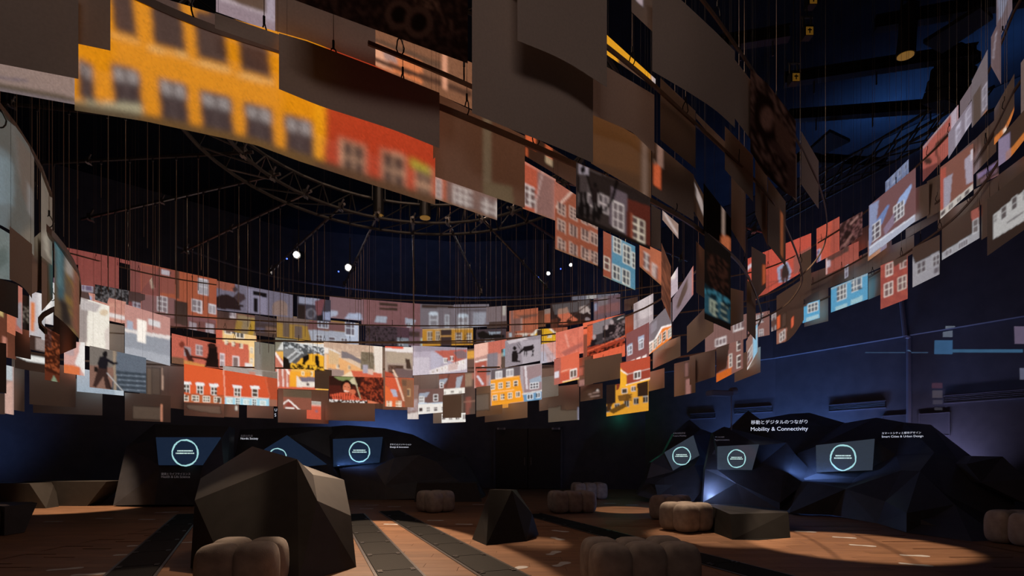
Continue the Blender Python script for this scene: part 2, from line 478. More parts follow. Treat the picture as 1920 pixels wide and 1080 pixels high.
# stray picture pieces thrown on the right wall by one of the projectors
def projector_light():
    src = Vector((5.6, 2.6, 6.2))
    c, n, an = on_wall(6, 1800); tgt = Vector((c.x, c.y, 3.0))
    l = bpy.data.lights.new('picture_projector', 'SPOT')
    l.energy = 500; l.spot_size = math.radians(70); l.spot_blend = 0.0; l.shadow_soft_size = 0.01
    o = bpy.data.objects.new('picture_projector', l); COL.objects.link(o)
    o.location = src; aim(o, tgt)
    R = o.rotation_euler.to_matrix().inverted()
    l.use_nodes = True
    nt = l.node_tree; N = nt.nodes; L = nt.links
    em = N['Emission']
    tc = N.new('ShaderNodeTexCoord'); sep = N.new('ShaderNodeSeparateXYZ'); L.new(tc.outputs['Normal'], sep.inputs[0])
    def math_(op, a, b=None):
        m = N.new('ShaderNodeMath'); m.operation = op
        for i, v in enumerate((a, b)):
            if v is None: continue
            if isinstance(v, (int, float)): m.inputs[i].default_value = v
            else: L.new(v, m.inputs[i])
        return m.outputs[0]
    nz = math_('ABSOLUTE', sep.outputs['Z'])
    u = math_('DIVIDE', sep.outputs['X'], nz); v = math_('DIVIDE', sep.outputs['Y'], nz)
    def uv(x, y):
        c, n, an = on_wall(6, x)
        d = R @ (Vector((c.x, c.y, wall_z(c, y))) - src)
        return d.x / -d.z, d.y / -d.z
    acc = None
    for x0, y0, x1, y1, col in ((1752, 638, 1786, 664, (0.10, 0.30, 0.50)), (1768, 617, 1786, 632, (0.35, 0.40, 0.42)), (1786, 655, 1918, 661, (0.10, 0.30, 0.45)), (1902, 612, 1922, 645, (0.35, 0.25, 0.32)), (1912, 690, 1926, 712, (0.3, 0.3, 0.36)),
                                (1747, 718, 1767, 728, (0.16, 0.05, 0.05)), (1748, 732, 1767, 746, (0.18, 0.14, 0.12)), (1749, 750, 1767, 758, (0.12, 0.10, 0.10)), (1752, 764, 1767, 769, (0.12, 0.11, 0.12)), (1622, 660, 1740, 662, (0.10, 0.2, 0.3))):
        q = [uv(x0, y0), uv(x1, y0), uv(x1, y1), uv(x0, y1)]
        u0 = (q[0][0] + q[3][0]) / 2; u1 = (q[1][0] + q[2][0]) / 2
        # sheared rectangle: v follows the slope of its upper edge
        sl = (q[1][1] - q[0][1]) / (q[1][0] - q[0][0]); hgt = (q[0][1] - q[3][1] + q[1][1] - q[2][1]) / 2
        if u0 > u1: u0, u1 = u1, u0
        vs = math_('SUBTRACT', v, math_('MULTIPLY', u, sl))
        vt = q[0][1] - sl * q[0][0]
        m = math_('MULTIPLY', math_('MULTIPLY', math_('GREATER_THAN', u, u0), math_('LESS_THAN', u, u1)), math_('MULTIPLY', math_('LESS_THAN', vs, vt), math_('GREATER_THAN', vs, vt - hgt)))
        sc = N.new('ShaderNodeVectorMath'); sc.operation = 'SCALE'; sc.inputs[0].default_value = col; L.new(m, sc.inputs['Scale'])
        if acc is None: acc = sc.outputs[0]
        else:
            ad = N.new('ShaderNodeVectorMath'); ad.operation = 'ADD'; L.new(acc, ad.inputs[0]); L.new(sc.outputs[0], ad.inputs[1]); acc = ad.outputs[0]
    L.new(acc, em.inputs['Color']); em.inputs['Strength'].default_value = 30.0
projector_light()

# ================================================================== faceted rocks, benches and consoles
def facet(name, verts, faces, mat, parent=None, back=None, loc=None):
    """verts given as (photo x, photo y, depth) or Vector; faces index lists; outline pushed back to close the body"""
    V = [v if isinstance(v, Vector) else P(*v) for v in verts]
    V = [Vector((v.x, v.y, max(v.z, 0.0))) for v in V]
    Fs = [tuple(f) for f in faces]
    if back:
        # boundary edges -> wall to a copy pushed back by `back` metres, plus cap
        cnt = {}
        for f in Fs:
            for i in range(len(f)):
                e = (f[i], f[(i + 1) % len(f)]); cnt[e] = cnt.get(e, 0) + 1
        bd = [e for e in cnt if (e[1], e[0]) not in cnt]
        nv = len(V)
        V += [v + Vector((v.x / v.y * back * 0.6, back, 0)) for v in V]
        nb = []
        for a, b in bd: nb.append((b, a, a + nv, b + nv))
        Fs += nb + [tuple(i + nv for i in reversed(f)) for f in Fs]
    base = loc if loc is not None else Vector((sum(v.x for v in V) / len(V), sum(v.y for v in V) / len(V), 0))
    o = mesh_obj(name, V, Fs, mat, parent, loc=None if parent else base)
    bm = bmesh.new(); bm.from_mesh(o.data); bmesh.ops.recalc_face_normals(bm, faces=bm.faces); bm.to_mesh(o.data); bm.free()
    return o

# big rock in the foreground
rv = [(357, 1065, 5.95), (430, 1085, 5.45), (560, 1092, 5.25), (668, 1063, 6.0),            # 0-3 base front
      (365, 938, 6.05), (376, 897, 6.6), (473, 837, 7.0), (557, 861, 6.15),                   # 4-7
      (587, 890, 6.55), (595, 939, 5.85), (645, 900, 7.3), (658, 967, 6.35),                  # 8-11
      Vector((-4.4, 8.0, 0)), Vector((-2.75, 8.2, 0)), Vector((-3.6, 7.9, 0.75))]               # 12-14 rear
rf = [(4, 0, 1, 7), (7, 1, 2, 9), (9, 2, 3), (9, 3, 11), (4, 7, 6), (4, 6, 5), (7, 9, 8), (7, 8, 6), (8, 9, 11), (8, 11, 10), (6, 8, 10), (5, 6, 14), (6, 10, 14), (10, 11, 3), (10, 3, 13), (10, 13, 14), (5, 14, 12), (14, 13, 12), (4, 5, 12), (4, 12, 0), (0, 12, 13, 3, 2, 1)]
big = facet('faceted_rock', rv, rf, M['rock'])
tag(big, 'large grey faceted rock standing on the floor in the foreground', 'sculpture')
# small dark rock
D0 = 7.75
rv = [(885, 1012, 8.0), (912, 1023, 7.45), (987, 1015, 7.8), (903, 963, 7.9), (918, 918, 7.95), (960, 919, 8.0), (998, 963, 8.15), (1010, 1003, 8.5), (905, 995, 9.0), (930, 917, 8.35), (968, 918, 8.4)]
rf = [(3, 0, 1), (3, 1, 4), (4, 1, 5), (5, 1, 2), (5, 2, 6), (6, 2, 7), (3, 8, 0), (3, 4, 9, 8), (4, 5, 10, 9), (5, 6, 10), (6, 7, 10), (9, 10, 7, 8), (0, 8, 7, 2, 1)]
sr = facet('faceted_rock', rv, rf, M['rockdark'])
tag(sr, 'small black faceted block standing alone mid floor', 'sculpture')
# low black block at right
rv = [(1321, 992, 9.1), (1373, 1012, 7.96), (1422, 1013, 7.9), (1482, 1008, 8.15), (1324, 945, 9.3), (1369, 964, 8.2), (1478, 961, 8.35), (1474, 957, 9.2), (1395, 946, 10.0), (1470, 985, 9.7), (1340, 972, 10.4)]
rf = [(4, 0, 1, 5), (5, 1, 2, 3, 6), (5, 6, 7, 8, 4), (6, 3, 9, 7), (8, 7, 9, 10), (4, 8, 10, 0), (0, 10, 9, 3, 2, 1)]
lb = facet('faceted_bench', rv, rf, M['rockdark'])
tag(lb, 'low black faceted bench block beside tan pouf at right', 'bench')
# left benches
def bench(name, tl, tr, bl, br, D, depth, ztop, label, mat='bench'):
    """inverted trapezoid bench: top edge columns tl..tr, foot columns bl..br at depth D"""
    k = lambda x: (x - HX) / F * D
    x0, x1, b0, b1 = k(tl), k(tr), k(bl), k(br)
    V = [(b0, D + 0.12, 0), (b1, D + 0.12, 0), (x1, D, ztop), (x0, D, ztop), (b0 + .1, D + depth - 0.1, 0), (b1 - .1, D + depth - 0.1, 0), (x1, D + depth, ztop), (x0, D + depth, ztop)]
    V = [Vector(v) for v in V]
    Fs = [(0, 1, 2, 3), (5, 4, 7, 6), (3, 2, 6, 7), (1, 5, 6, 2), (4, 0, 3, 7), (4, 5, 1, 0)]
    o = mesh_obj(name, V, Fs, M[mat], loc=((x0 + x1) / 2, D + depth / 2, 0))
    tag(o, label, 'bench'); return o
bench('faceted_bench', 45, 200, 72, 156, 13.2, 0.8, 0.62, 'long dark bench with slanted ends by the left wall')
bench('faceted_bench', -90, 55, -60, 78, 12.6, 0.7, 0.60, 'dark bench with orange lit end at the left frame edge')
bench('faceted_bench', 782, 893, 775, 903, 14.4, 0.6, 0.52, 'low dark bench in front of the design console')
bench('faceted_bench', 1228, 1300, 1238, 1290, 14.0, 0.6, 0.50, 'small dark bench with slanted ends before mobility console')
rv = [(-20, 1000, 8.6), (8, 1004, 8.35), (46, 998, 8.7), (-20, 946, 8.7), (9, 950, 8.4), (70, 943, 9.0), (60, 941, 9.8), (-20, 941, 9.8), (46, 990, 9.4), (-20, 990, 9.5)]
rf = [(3, 0, 1, 4), (4, 1, 2, 5), (3, 4, 5, 6, 7), (5, 2, 8, 6), (6, 8, 9, 7), (0, 9, 8, 2, 1), (3, 7, 9, 0)]
lk = facet('faceted_rock', rv, rf, M['rock'])
tag(lk, 'low black faceted block at the left frame edge', 'sculpture')

# text helper: built-in font, turned into mesh
def text_mesh(name, body, size, mat, parent=None):
    cu = bpy.data.curves.new(name, 'FONT')
    cu.body = body; cu.size = size; cu.extrude = 0.002; cu.resolution_u = 3
    tmp = bpy.data.objects.new(name, cu); COL.objects.link(tmp)
    bpy.context.view_layer.update()
    me = bpy.data.meshes.new_from_object(tmp.evaluated_get(bpy.context.evaluated_depsgraph_get()))
    bpy.data.objects.remove(tmp); bpy.data.curves.remove(cu)
    me.materials.clear(); me.materials.append(mat)
    o = bpy.data.objects.new(name, me); COL.objects.link(o)
    if parent: o.parent = parent
    return o
def place_text(name, body, x0, x1, yb, D0, D1, mat, parent=None, bold=False, ref=None):
    """text between photo columns x0..x1 with baseline at photo row yb (left end)"""
    o = text_mesh(name, body, 1.0, mat, None)
    wd = max(v.co.x for v in o.data.vertices)
    if ref: wd = ref
    a = P(x0, yb, D0); b = P(x1, yb, D1); b.z = a.z
    L = (b - a).length; s = L / wd
    o.location = a; o.rotation_euler = (math.pi / 2, 0, math.atan2(b.y - a.y, b.x - a.x)); o.scale = (s, s, s)
    bpy.context.view_layer.update()
    if parent:
        mw = o.matrix_world.copy(); o.parent = parent; o.matrix_parent_inverse = parent.matrix_world.inverted(); o.matrix_world = mw
    return o

def adopt(o, parent):
    o.parent = parent; o.matrix_parent_inverse = Matrix.Translation(-parent.location)
    return o

def screen(parent, quad, ring_c, ring_r, mat, two_lines=True):
    """tilted glass screen with a glowing ring; quad = 4 (x,y,D)"""
    V = [P(*q) for q in quad]
    nrm = (V[1] - V[0]).cross(V[3] - V[0]).normalized()
    if nrm.y > 0: nrm = -nrm
    c0 = Vector((0, 0, CH))
    for i in range(len(V)):
        d = V[i] - c0
        V[i] = c0 + d * ((V[0] - c0).dot(nrm) / d.dot(nrm))
    V = [v + nrm * 0.05 for v in V]
    back = [v - nrm * 0.03 for v in V]
    o = mesh_obj('screen', V + back, [tuple(range(len(V)))] + [tuple(range(2*len(V) - 1, len(V) - 1, -1))] + [(i, i + len(V), (i + 1) % len(V) + len(V), (i + 1) % len(V)) for i in range(len(V))], mat)
    adopt(o, parent)
    # ring and caption lie just proud of the screen plane, drawn round as the visitor sees them
    cam0 = Vector((0, 0, CH))
    def onp(x, y):
        d = P(x, y, 1.0) - cam0
        return cam0 + d * ((V[0] + nrm * 0.006 - cam0).dot(nrm) / d.dot(nrm))
    RV = []; RF = []; n = 56; cx, cy = ring_c
    for k in range(n):
        a = 2 * math.pi * k / n
        wob = 1 + 0.006 * math.sin(5 * a + cx) + 0.015 * random.uniform(-1, 1)
        wd = 0.06 + 0.04 * abs(math.sin(2.5 * a + cx))
        for rr in (ring_r * wob, ring_r * (wob - wd * 1.3)):
            RV.append(onp(cx + math.cos(a) * rr, cy - math.sin(a) * rr))
    for k in range(n):
        a, b = 2 * k, 2 * ((k + 1) % n)
        RF.append((a, b, b + 1, a + 1))
    adopt2(mesh_obj('screen_ring', RV, RF, M['ring']), o, parent)
    for dy, hw in ((-0.10, 0.58), (0.08, 0.68)):
        q = []; fs = []; nseg = 14
        for k in range(nseg):
            x0 = -hw + 2 * hw * k / nseg; x1 = x0 + 2 * hw / nseg * random.uniform(0.55, 0.9); kk = len(q)
            for xx, zz in ((x0, dy), (x1, dy), (x1, dy - 0.09), (x0, dy - 0.09)): q.append(onp(cx + xx * ring_r, cy + zz * ring_r))
            fs.append((kk, kk + 1, kk + 2, kk + 3))
        adopt2(mesh_obj('screen_caption', q, fs, M['ringtext']), o, parent)
    return o

def adopt2(o, part, thing):
    o.parent = part
    return o

def console(loc, label):
    e = empty('mountain_console', loc); tag(e, label, 'console'); return e

# --- health & life science console (left)
c1 = console(P(300, 945, 13.4) * 1.0, 'black faceted console with screen and Health and Life Science lettering')
c1.location.z = 0
hv = [(212, 948, 13.2), (290, 946, 13.0), (365, 947, 13.2), (236, 838, 13.6), (275, 900, 13.1), (290, 795, 14.0), (294, 822, 13.5), (299, 873, 13.1), (380, 873, 13.2), (415, 822, 13.6), (430, 800, 14.2), (378, 945, 13.3), (425, 946, 13.8)]
hf = [(3, 0, 4), (0, 1, 4), (3, 4, 7, 6), (4, 1, 7), (7, 1, 2, 8), (3, 6, 5), (5, 6, 9, 10), (6, 7, 8, 9), (8, 2, 11), (8, 11, 12, 9), (9, 12, 10)]
adopt(facet('console_body', hv, hf, M['rock2'], None, back=0.7), c1)
screen(c1, [(294, 822, 13.45), (415, 822, 13.55), (381, 873, 13.12), (299, 873, 13.04)], (347, 849), 25.5, M['screen_blue'])
place_text('lettering', '健康とライフサイエンス', 302, 357, 890.5, 13.02, 13.0, M['dimwhite'], c1)
place_text('lettering', 'Health & Life Science', 302, 356, 896, 13.0, 12.98, M['dimwhite'], c1)
place_text('lettering', 'Nordic Society', 451, 484, 824, 16.0, 16.0, M['white'], None)
# --- nordic society console (behind the big rock)
c2 = console(Vector((-6.4, 15.6, 0)), 'dark blue faceted console with peaked screen behind the big rock')
nv = [(440, 940, 15.2), (640, 940, 15.2), (436, 880, 15.6), (495, 846, 15.9), (540, 818, 16.0), (612, 872, 15.4), (500, 882, 15.3), (640, 868, 15.9), (585, 800, 16.6), (450, 806, 16.6), (620, 800, 16.7)]
nf = [(2, 0, 6), (0, 1, 5, 6), (2, 6, 3), (3, 6, 5, 4), (5, 1, 7), (4, 5, 7), (4, 7, 10, 8), (3, 4, 8), (2, 3, 9), (3, 8, 9)]
adopt(facet('console_body', nv, nf, M['rock2'], None, back=0.6), c2)
screen(c2, [(495, 846, 15.8), (540, 818, 15.9), (614, 872, 15.2), (500, 882, 15.1)], (520, 858), 18, M['screen_blue'])
for ob in [o for o in COL.objects if o.name.startswith('lettering') and o.parent is None]: adopt(ob, c2)
place_text('lettering', '北欧の社会', 451, 474, 819, 16.0, 16.0, M['dimwhite'], c2)
# --- design & innovation console
c3 = console(Vector((-4.2, 16.2, 0)), 'black ridged console with Design and Innovation lettering in the middle')
dv = [(648, 938, 15.3), (720, 937, 15.2), (780, 935, 15.2), (636, 878, 15.5), (702, 878, 15.4), (722, 910, 15.3), (740, 858, 15.6), (786, 853, 15.6), (818, 866, 15.7), (850, 895, 15.8), (905, 936, 15.9),
      (625, 824, 16.2), (718, 820, 16.2), (712, 868, 15.7), (626, 877, 15.6), (650, 797, 16.8), (722, 803, 16.8), (775, 815, 16.7), (815, 848, 16.3), (830, 844, 16.6), (872, 856, 16.6), (910, 930, 16.4), (600, 802, 17.0)]
df = [(3, 0, 5, 4), (0, 1, 5), (5, 1, 2, 9), (4, 5, 6), (6, 5, 7), (7, 5, 8), (8, 5, 9), (9, 2, 10), (14, 3, 4, 13), (13, 4, 6), (12, 13, 6, 18), (6, 7, 18), (7, 8, 18), (18, 8, 9, 20, 19), (9, 10, 21, 20), (12, 18, 17), (17, 18, 19), (11, 12, 16, 15), (12, 17, 16), (11, 15, 22), (11, 14, 13, 12), (14, 11, 22)]
adopt(facet('console_body', dv, df, M['rock2'], None, back=0.6), c3)
screen(c3, [(625, 825, 16.05), (718, 821, 16.05), (712, 868, 15.55), (626, 876, 15.5)], (674, 847), 20, M['screen_blue'])
place_text('lettering', 'デザインとイノベーション', 731, 771, 834.5, 15.9, 16.0, M['white'], c3)
place_text('lettering', 'Design & Innovation', 731, 766, 839.5, 15.88, 15.98, M['white'], c3)
# partly hidden large wall lettering beside the lowest sheets
pw = place_text('wall_lettering', 'U', 514.6, 519.4, 771, 19.0, 19.0, M['white'], None, ref=0.66)
tag(pw, 'white letter U on the dark wall peeking out beside sheet edge', 'lettering')
pw = place_text('wall_lettering', 'S', 514.2, 519.8, 781, 19.0, 19.0, M['white'], None, ref=0.66)
tag(pw, 'white letter S on the dark wall below the letter U', 'lettering')

# --- mobility range on the right
c4 = console(Vector((4.2, 14.2, 0)), 'dark faceted console with grey hexagonal screen left of blue glow')
av = [(1195, 928, 14.6), (1213, 897, 14.8), (1221, 867, 14.9), (1245, 850, 14.9), (1264, 813, 15.4), (1293, 787, 15.8), (1314, 804, 15.6), (1300, 817, 15.0), (1312, 855, 14.6), (1262, 884, 14.5), (1245, 895, 14.3), (1302, 873, 14.2), (1320, 915, 13.6), (1300, 940, 13.4), (1240, 942, 13.9), (1336, 812, 15.6), (1335, 870, 15.0)]
af = [(0, 14, 10, 1), (1, 10, 9, 2), (2, 9, 3), (3, 9, 8, 7), (3, 7, 4), (4, 7, 6, 5), (10, 14, 13, 11), (9, 10, 11), (9, 11, 8), (11, 13, 12), (8, 11, 16), (7, 8, 16, 15), (6, 7, 15), (11, 12, 16)]
adopt(facet('console_body', av, af, M['rock2'], None, back=0.6), c4)
screen(c4, [(1246, 850, 14.8), (1300, 818, 14.9), (1311, 855, 14.5), (1262, 883, 14.4)], (1278, 855), 17.5, M['screen_grey'])
place_text('lettering', 'Future Mobility', 1262, 1287, 818.5, 14.9, 14.8, M['dimwhite'], c4)
place_text('lettering', '未来の移動手段', 1262, 1285, 813.5, 15.0, 14.9, M['dimwhite'], c4)
c5 = console(Vector((5.0, 12.4, 0)), 'dark faceted console with Digital Connectivity lettering and grey screen')
bv = [(1318, 942, 12.2), (1395, 950, 11.9), (1462, 956, 11.6), (1322, 880, 13.0), (1336, 812, 14.0), (1358, 800, 14.2), (1475, 830, 12.9), (1345, 840, 13.0), (1423, 835, 12.7), (1410, 882, 12.4), (1345, 881, 12.7), (1380, 906, 12.2), (1490, 850, 12.6), (1528, 890, 12.2), (1462, 943, 11.5), (1500, 958, 11.6), (1408, 876, 12.35)]
bf = [(3, 0, 11, 10), (0, 1, 11), (11, 1, 2, 14), (9, 10, 11), (9, 11, 14), (4, 3, 10, 7), (4, 7, 8, 5), (5, 8, 6), (7, 10, 9, 8), (8, 9, 6), (6, 9, 14, 12), (12, 14, 13), (13, 14, 2, 15)]
adopt(facet('console_body', bv, bf, M['rock2'], None, back=0.3), c5)
screen(c5, [(1345, 839, 12.9), (1423, 835, 12.6), (1410, 882, 12.3), (1345, 881, 12.6)], (1381, 860), 17.5, M['screen_grey'])
place_text('lettering', 'デジタル接続', 1341, 1358, 820.5, 13.2, 13.1, M['dimwhite'], c5)
place_text('lettering', 'Digital Connectivity', 1340, 1368, 826, 13.2, 13.1, M['dimwhite'], c5)
ll = bpy.data.lights.new('console_light', 'POINT'); ll.energy = 30; ll.color = (0.35, 0.5, 1.0); ll.shadow_soft_size = 0.04
lo = bpy.data.objects.new('console_light', ll); COL.objects.link(lo); lo.location = P(1322, 900, 12.3)
c6 = console(Vector((7.0, 12.8, 0)), 'tall black mountain console with large Mobility and Connectivity lettering')
cv = [(1385, 900, 14.2), (1342, 830, 14.6), (1403, 770, 14.8), (1425, 786, 14.4), (1480, 776, 14.6), (1518, 774, 14.4), (1585, 793, 13.8), (1445, 835, 13.6), (1490, 880, 12.8), (1530, 880, 12.6), (1545, 800, 13.8)]
cf = [(1, 0, 7), (1, 7, 3, 2), (3, 7, 10, 4), (4, 10, 5), (5, 10, 6), (7, 0, 8), (7, 8, 9, 10), (10, 9, 6)]
adopt(facet('console_body', cv, cf, M['rock2'], None, back=0.3), c6)
place_text('lettering', '移動とデジタルのつながり', 1408, 1514, 795, 13.3, 13.0, M['white'], c6)
place_text('lettering', 'Mobility & Connectivity', 1407, 1515, 808, 13.25, 12.95, M['white'], c6)
c7 = console(Vector((7.6, 10.6, 0)), 'wide dark mountain console with Smart Cities and Urban Design lettering')
ev = [(1480, 962, 11.2), (1560, 966, 11.0), (1645, 982, 9.9), (1700, 1000, 8.7), (1822, 1016, 7.8), (1885, 1015, 7.9), (1585, 917, 11.0), (1690, 882, 10.6), (1725, 883, 10.2), (1790, 946, 9.0), (1660, 940, 10.0), (1700, 962, 8.9),
      (1500, 900, 12.1), (1530, 837, 12.7), (1640, 825, 12.2), (1636, 884, 11.8), (1531, 888, 12.0), (1585, 793, 13.6), (1643, 783, 13.0), (1695, 792, 12.4), (1745, 796, 12.2), (1680, 853, 11.6), (1752, 848, 10.9), (1800, 868, 10.4), (1825, 858, 11.0), (1900, 935, 9.2), (1495, 850, 13.0), (1770, 925, 9.6), (1920, 1000, 8.4), (1608, 896, 11.6), (1550, 870, 12.4)]
ef = [(12, 0, 6, 29), (0, 1, 6), (6, 1, 2, 10), (6, 10, 7), (7, 10, 8), (10, 2, 11), (8, 10, 11, 9), (11, 2, 3), (9, 11, 3, 4), (9, 4, 5), (16, 12, 29, 15), (29, 6, 7, 21), (15, 29, 21), (13, 16, 15, 14), (26, 12, 16, 13), (26, 13, 17), (13, 14, 18, 17), (14, 19, 18), (14, 15, 21, 19), (19, 21, 22, 20), (21, 7, 8, 22), (22, 8, 27, 23), (8, 9, 27), (20, 22, 23, 24), (27, 9, 5, 28), (23, 27, 28, 25), (24, 23, 25)]
adopt(facet('console_body', ev, ef, M['rock2'], None, back=0.3), c7)
screen(c7, [(1530, 838, 12.6), (1640, 826, 12.1), (1636, 883, 11.7), (1531, 887, 11.9)], (1581, 858), 25, M['screen_grey'])
place_text('lettering', 'スマートシティと都市デザイン', 1653, 1727, 814, 11.7, 11.3, M['white'], c7)
place_text('lettering', 'Smart Cities & Urban Design', 1653, 1731, 820.5, 11.68, 11.28, M['white'], c7)
l2 = area('console_light', (6.6, 11.75, 0.95), (7.3, 12.4, 1.3), 14, BLUE, 0.9, 0.05)
rv = [(1812, 870, 9.6), (1824, 855, 10.2), (1880, 856, 9.8), (1925, 898, 9.0), (1925, 945, 8.6), (1840, 905, 9.2)]
gr = facet('faceted_rock', rv, [(0, 5, 2, 1), (5, 4, 3, 2)], M['rock'], back=0.6)
tag(gr, 'olive grey faceted block rising behind the right console', 'sculpture')

# ================================================================== poufs
def lobe_mesh(w, h, e=0.28):
    bm = bmesh.new()
    bmesh.ops.create_cube(bm, size=2.0)
    bmesh.ops.subdivide_edges(bm, edges=bm.edges[:], cuts=7, use_grid_fill=True)
    for v in bm.verts:
        c = v.co; n = 4.2
        m = (abs(c.x)**n + abs(c.y)**n + abs(c.z)**n) ** (1 / n)
        s = c / m
        bulge = 1 + 0.06 * (1 - s.z * s.z)
        v.co = Vector((s.x * w / 2 * bulge, s.y * w / 2 * bulge, s.z * h / 2 + h / 2))
    me = bpy.data.meshes.new('cushion'); bm.to_mesh(me); bm.free()
    me.polygons.foreach_set('use_smooth', [True] * len(me.polygons)); me.materials.append(M['pouf'])
    return me
LOBE = lobe_mesh(0.335, 0.47)
def pouf(x, y, nx, ny, rz, label, s=1.0, sx=None):
    e = empty('pouf', (x, y, 0), rz)
    p = 0.315
    for i in range(nx):
        for j in range(ny):
            o = link_mesh('cushion', LOBE, e, ((i - (nx - 1) / 2) * p * s, (j - (ny - 1) / 2) * p * s, 0), (0, 0, 0), (s, s, 1.0 + 0.015 * ((i + j) % 2)))
    tag(e, label, 'pouf', 'tan segmented poufs on the floor'); return e
pouf(-2.47, 4.92, 2, 2, 0.15, 'tan segmented pouf standing before the large grey rock')
pouf(-1.72, 12.0, 2, 2, 0.75, 'small tan pouf left of the black block, before low bench')
pouf(1.33, 11.9, 3, 2, 0.2, 'three lobe tan pouf in the middle distance right of black block', 1.0)
pouf(1.17, 4.95, 3, 2, 0.12, 'wide tan pouf cut by the bottom edge of the frame')
pouf(2.92, 8.95, 2, 2, 0.5, 'tan pouf lit at left of the low black bench block')
pouf(2.25, 15.6, 3, 2, 0.1, 'far dim pouf behind the three lobe pouf')
pouf(-8.42, 8.4, 2, 2, 0.3, 'tan pouf cut by the left edge of the frame')
pouf(7.25, 7.55, 2, 2, 0.2, 'dark tan pouf at the right edge of the frame')
pouf(3.15, 10.6, 2, 2, 0.9, 'dim pouf half hidden behind the lit tan pouf')

# ================================================================== cable ramps and footprints on the floor
def ramp(p0, p1, label, width=0.43):
    p0, p1 = Vector((*p0, 0)), Vector((*p1, 0))
    d = p1 - p0; L = d.length; a = math.atan2(d.y, d.x)
    e = empty('cable_ramp', p0, a)
    n = max(1, round(L / 0.95)); sl = L / n
    for k in range(n):
        box_obj('plate', ((k + 0.5) * sl, 0, 0.008), (sl - 0.012, width, 0.016), M['plate'], e, bevel=0.003)
        for s in (-1, 1):
            box_obj('edge_strip', ((k + 0.5) * sl, s * (width / 2 + 0.02), 0.007), (sl - 0.004, 0.03, 0.01), M['rig'], e)
            for q in (-0.5, 0.5):
                box_obj('latch', (k * sl + q * 0.06 + 0.03, s * (width / 2 - 0.04), 0.018), (0.035, 0.05, 0.012), M['rig'], e)
    tag(e, label, 'cable ramp'); return e
ramp((-2.75, 12.0), (0.2, 4.85), 'dark tread plate cable ramp right of the lit floor band')
ramp((-3.4, 11.4), (-0.9, 4.85), 'dark tread plate cable ramp between rock and lit floor band')
ramp((-6.9, 11.4), (-3.75, 5.1), 'dark tread plate cable ramp left of the large rock')
ramp((0.45, 11.4), (2.75, 5.3), 'dim cable ramp passing right of the wide pouf')

def foot_mesh():
    pts = [(-.14, .015), (-.125, .04), (-.09, .042), (-.05, .028), (0, .03), (.05, .045), (.1, .05), (.135, .03), (.145, 0), (.13, -.035), (.09, -.05), (.04, -.042), (-.02, -.03), (-.07, -.036), (-.12, -.035), (-.14, -.012)]
    n = len(pts)
    V = [(x, y, 0.0005) for x, y in pts] + [(x, y, 0.002) for x, y in pts]
    Fs = [tuple(range(n, 2 * n)), tuple(range(n - 1, -1, -1))] + [(i, (i + 1) % n, n + (i + 1) % n, n + i) for i in range(n)]
    me = bpy.data.meshes.new('footprint_sticker'); me.from_pydata(V, [], Fs); me.update(); me.materials.append(M['sticker'])
    return me
FM = foot_mesh()
feet = [(100, 978, .1), (195, 972, 0), (275, 974, 0), (305, 961, .2), (320, 960, .1), (355, 967, .1), (263, 1023, .3), (240, 1040, .3), (122, 1067, .5), (167, 1077, .3), (352, 1017, .3),
        (682, 979, 0), (735, 983, -.1), (698, 947, .2), (687, 954, 0), (739, 950, .1), (816, 976, 0), (870, 983, -.1), (1050, 996, -.7), (1045, 1010, -1.1), (1038, 1037, 1.1), (1053, 1058, 1.0), (968, 1066, .8), (897, 946, 0), (1112, 1025, 1.4),
        (1510, 997, -.3), (1583, 1008, -.4), (1617, 1023, -.5), (1715, 1042, -.2), (1717, 1059, -.6), (1144, 944, 0), (1185, 947, 0), (1232, 951, 0)]
nearby = ['left floor', 'floor beside the left cable ramp', 'lit floor band', 'floor right of the black block', 'right floor']
zone = {}
for i, (x, y, r) in enumerate(sorted(feet)):
    g = G(x, y)
    z = 0 if x < 230 else 1 if x < 380 else 2 if x < 900 else 3 if x < 1300 else 4
    zone[z] = zone.get(z, 0) + 1
    o = link_mesh('footprint_sticker', FM, None, g, (0, 0, r), (1.15, 1.35, 1))
    tag(o, 'white shoe print sticker, %s from the left on the %s' % (ORD0[zone[z] - 1], nearby[z]), 'sticker', 'white shoe print stickers')

area('console_light', (-4.6, 15.35, 1.05), (-4.5, 15.9, 1.15), 4, BLUE, 1.0, 0.05)

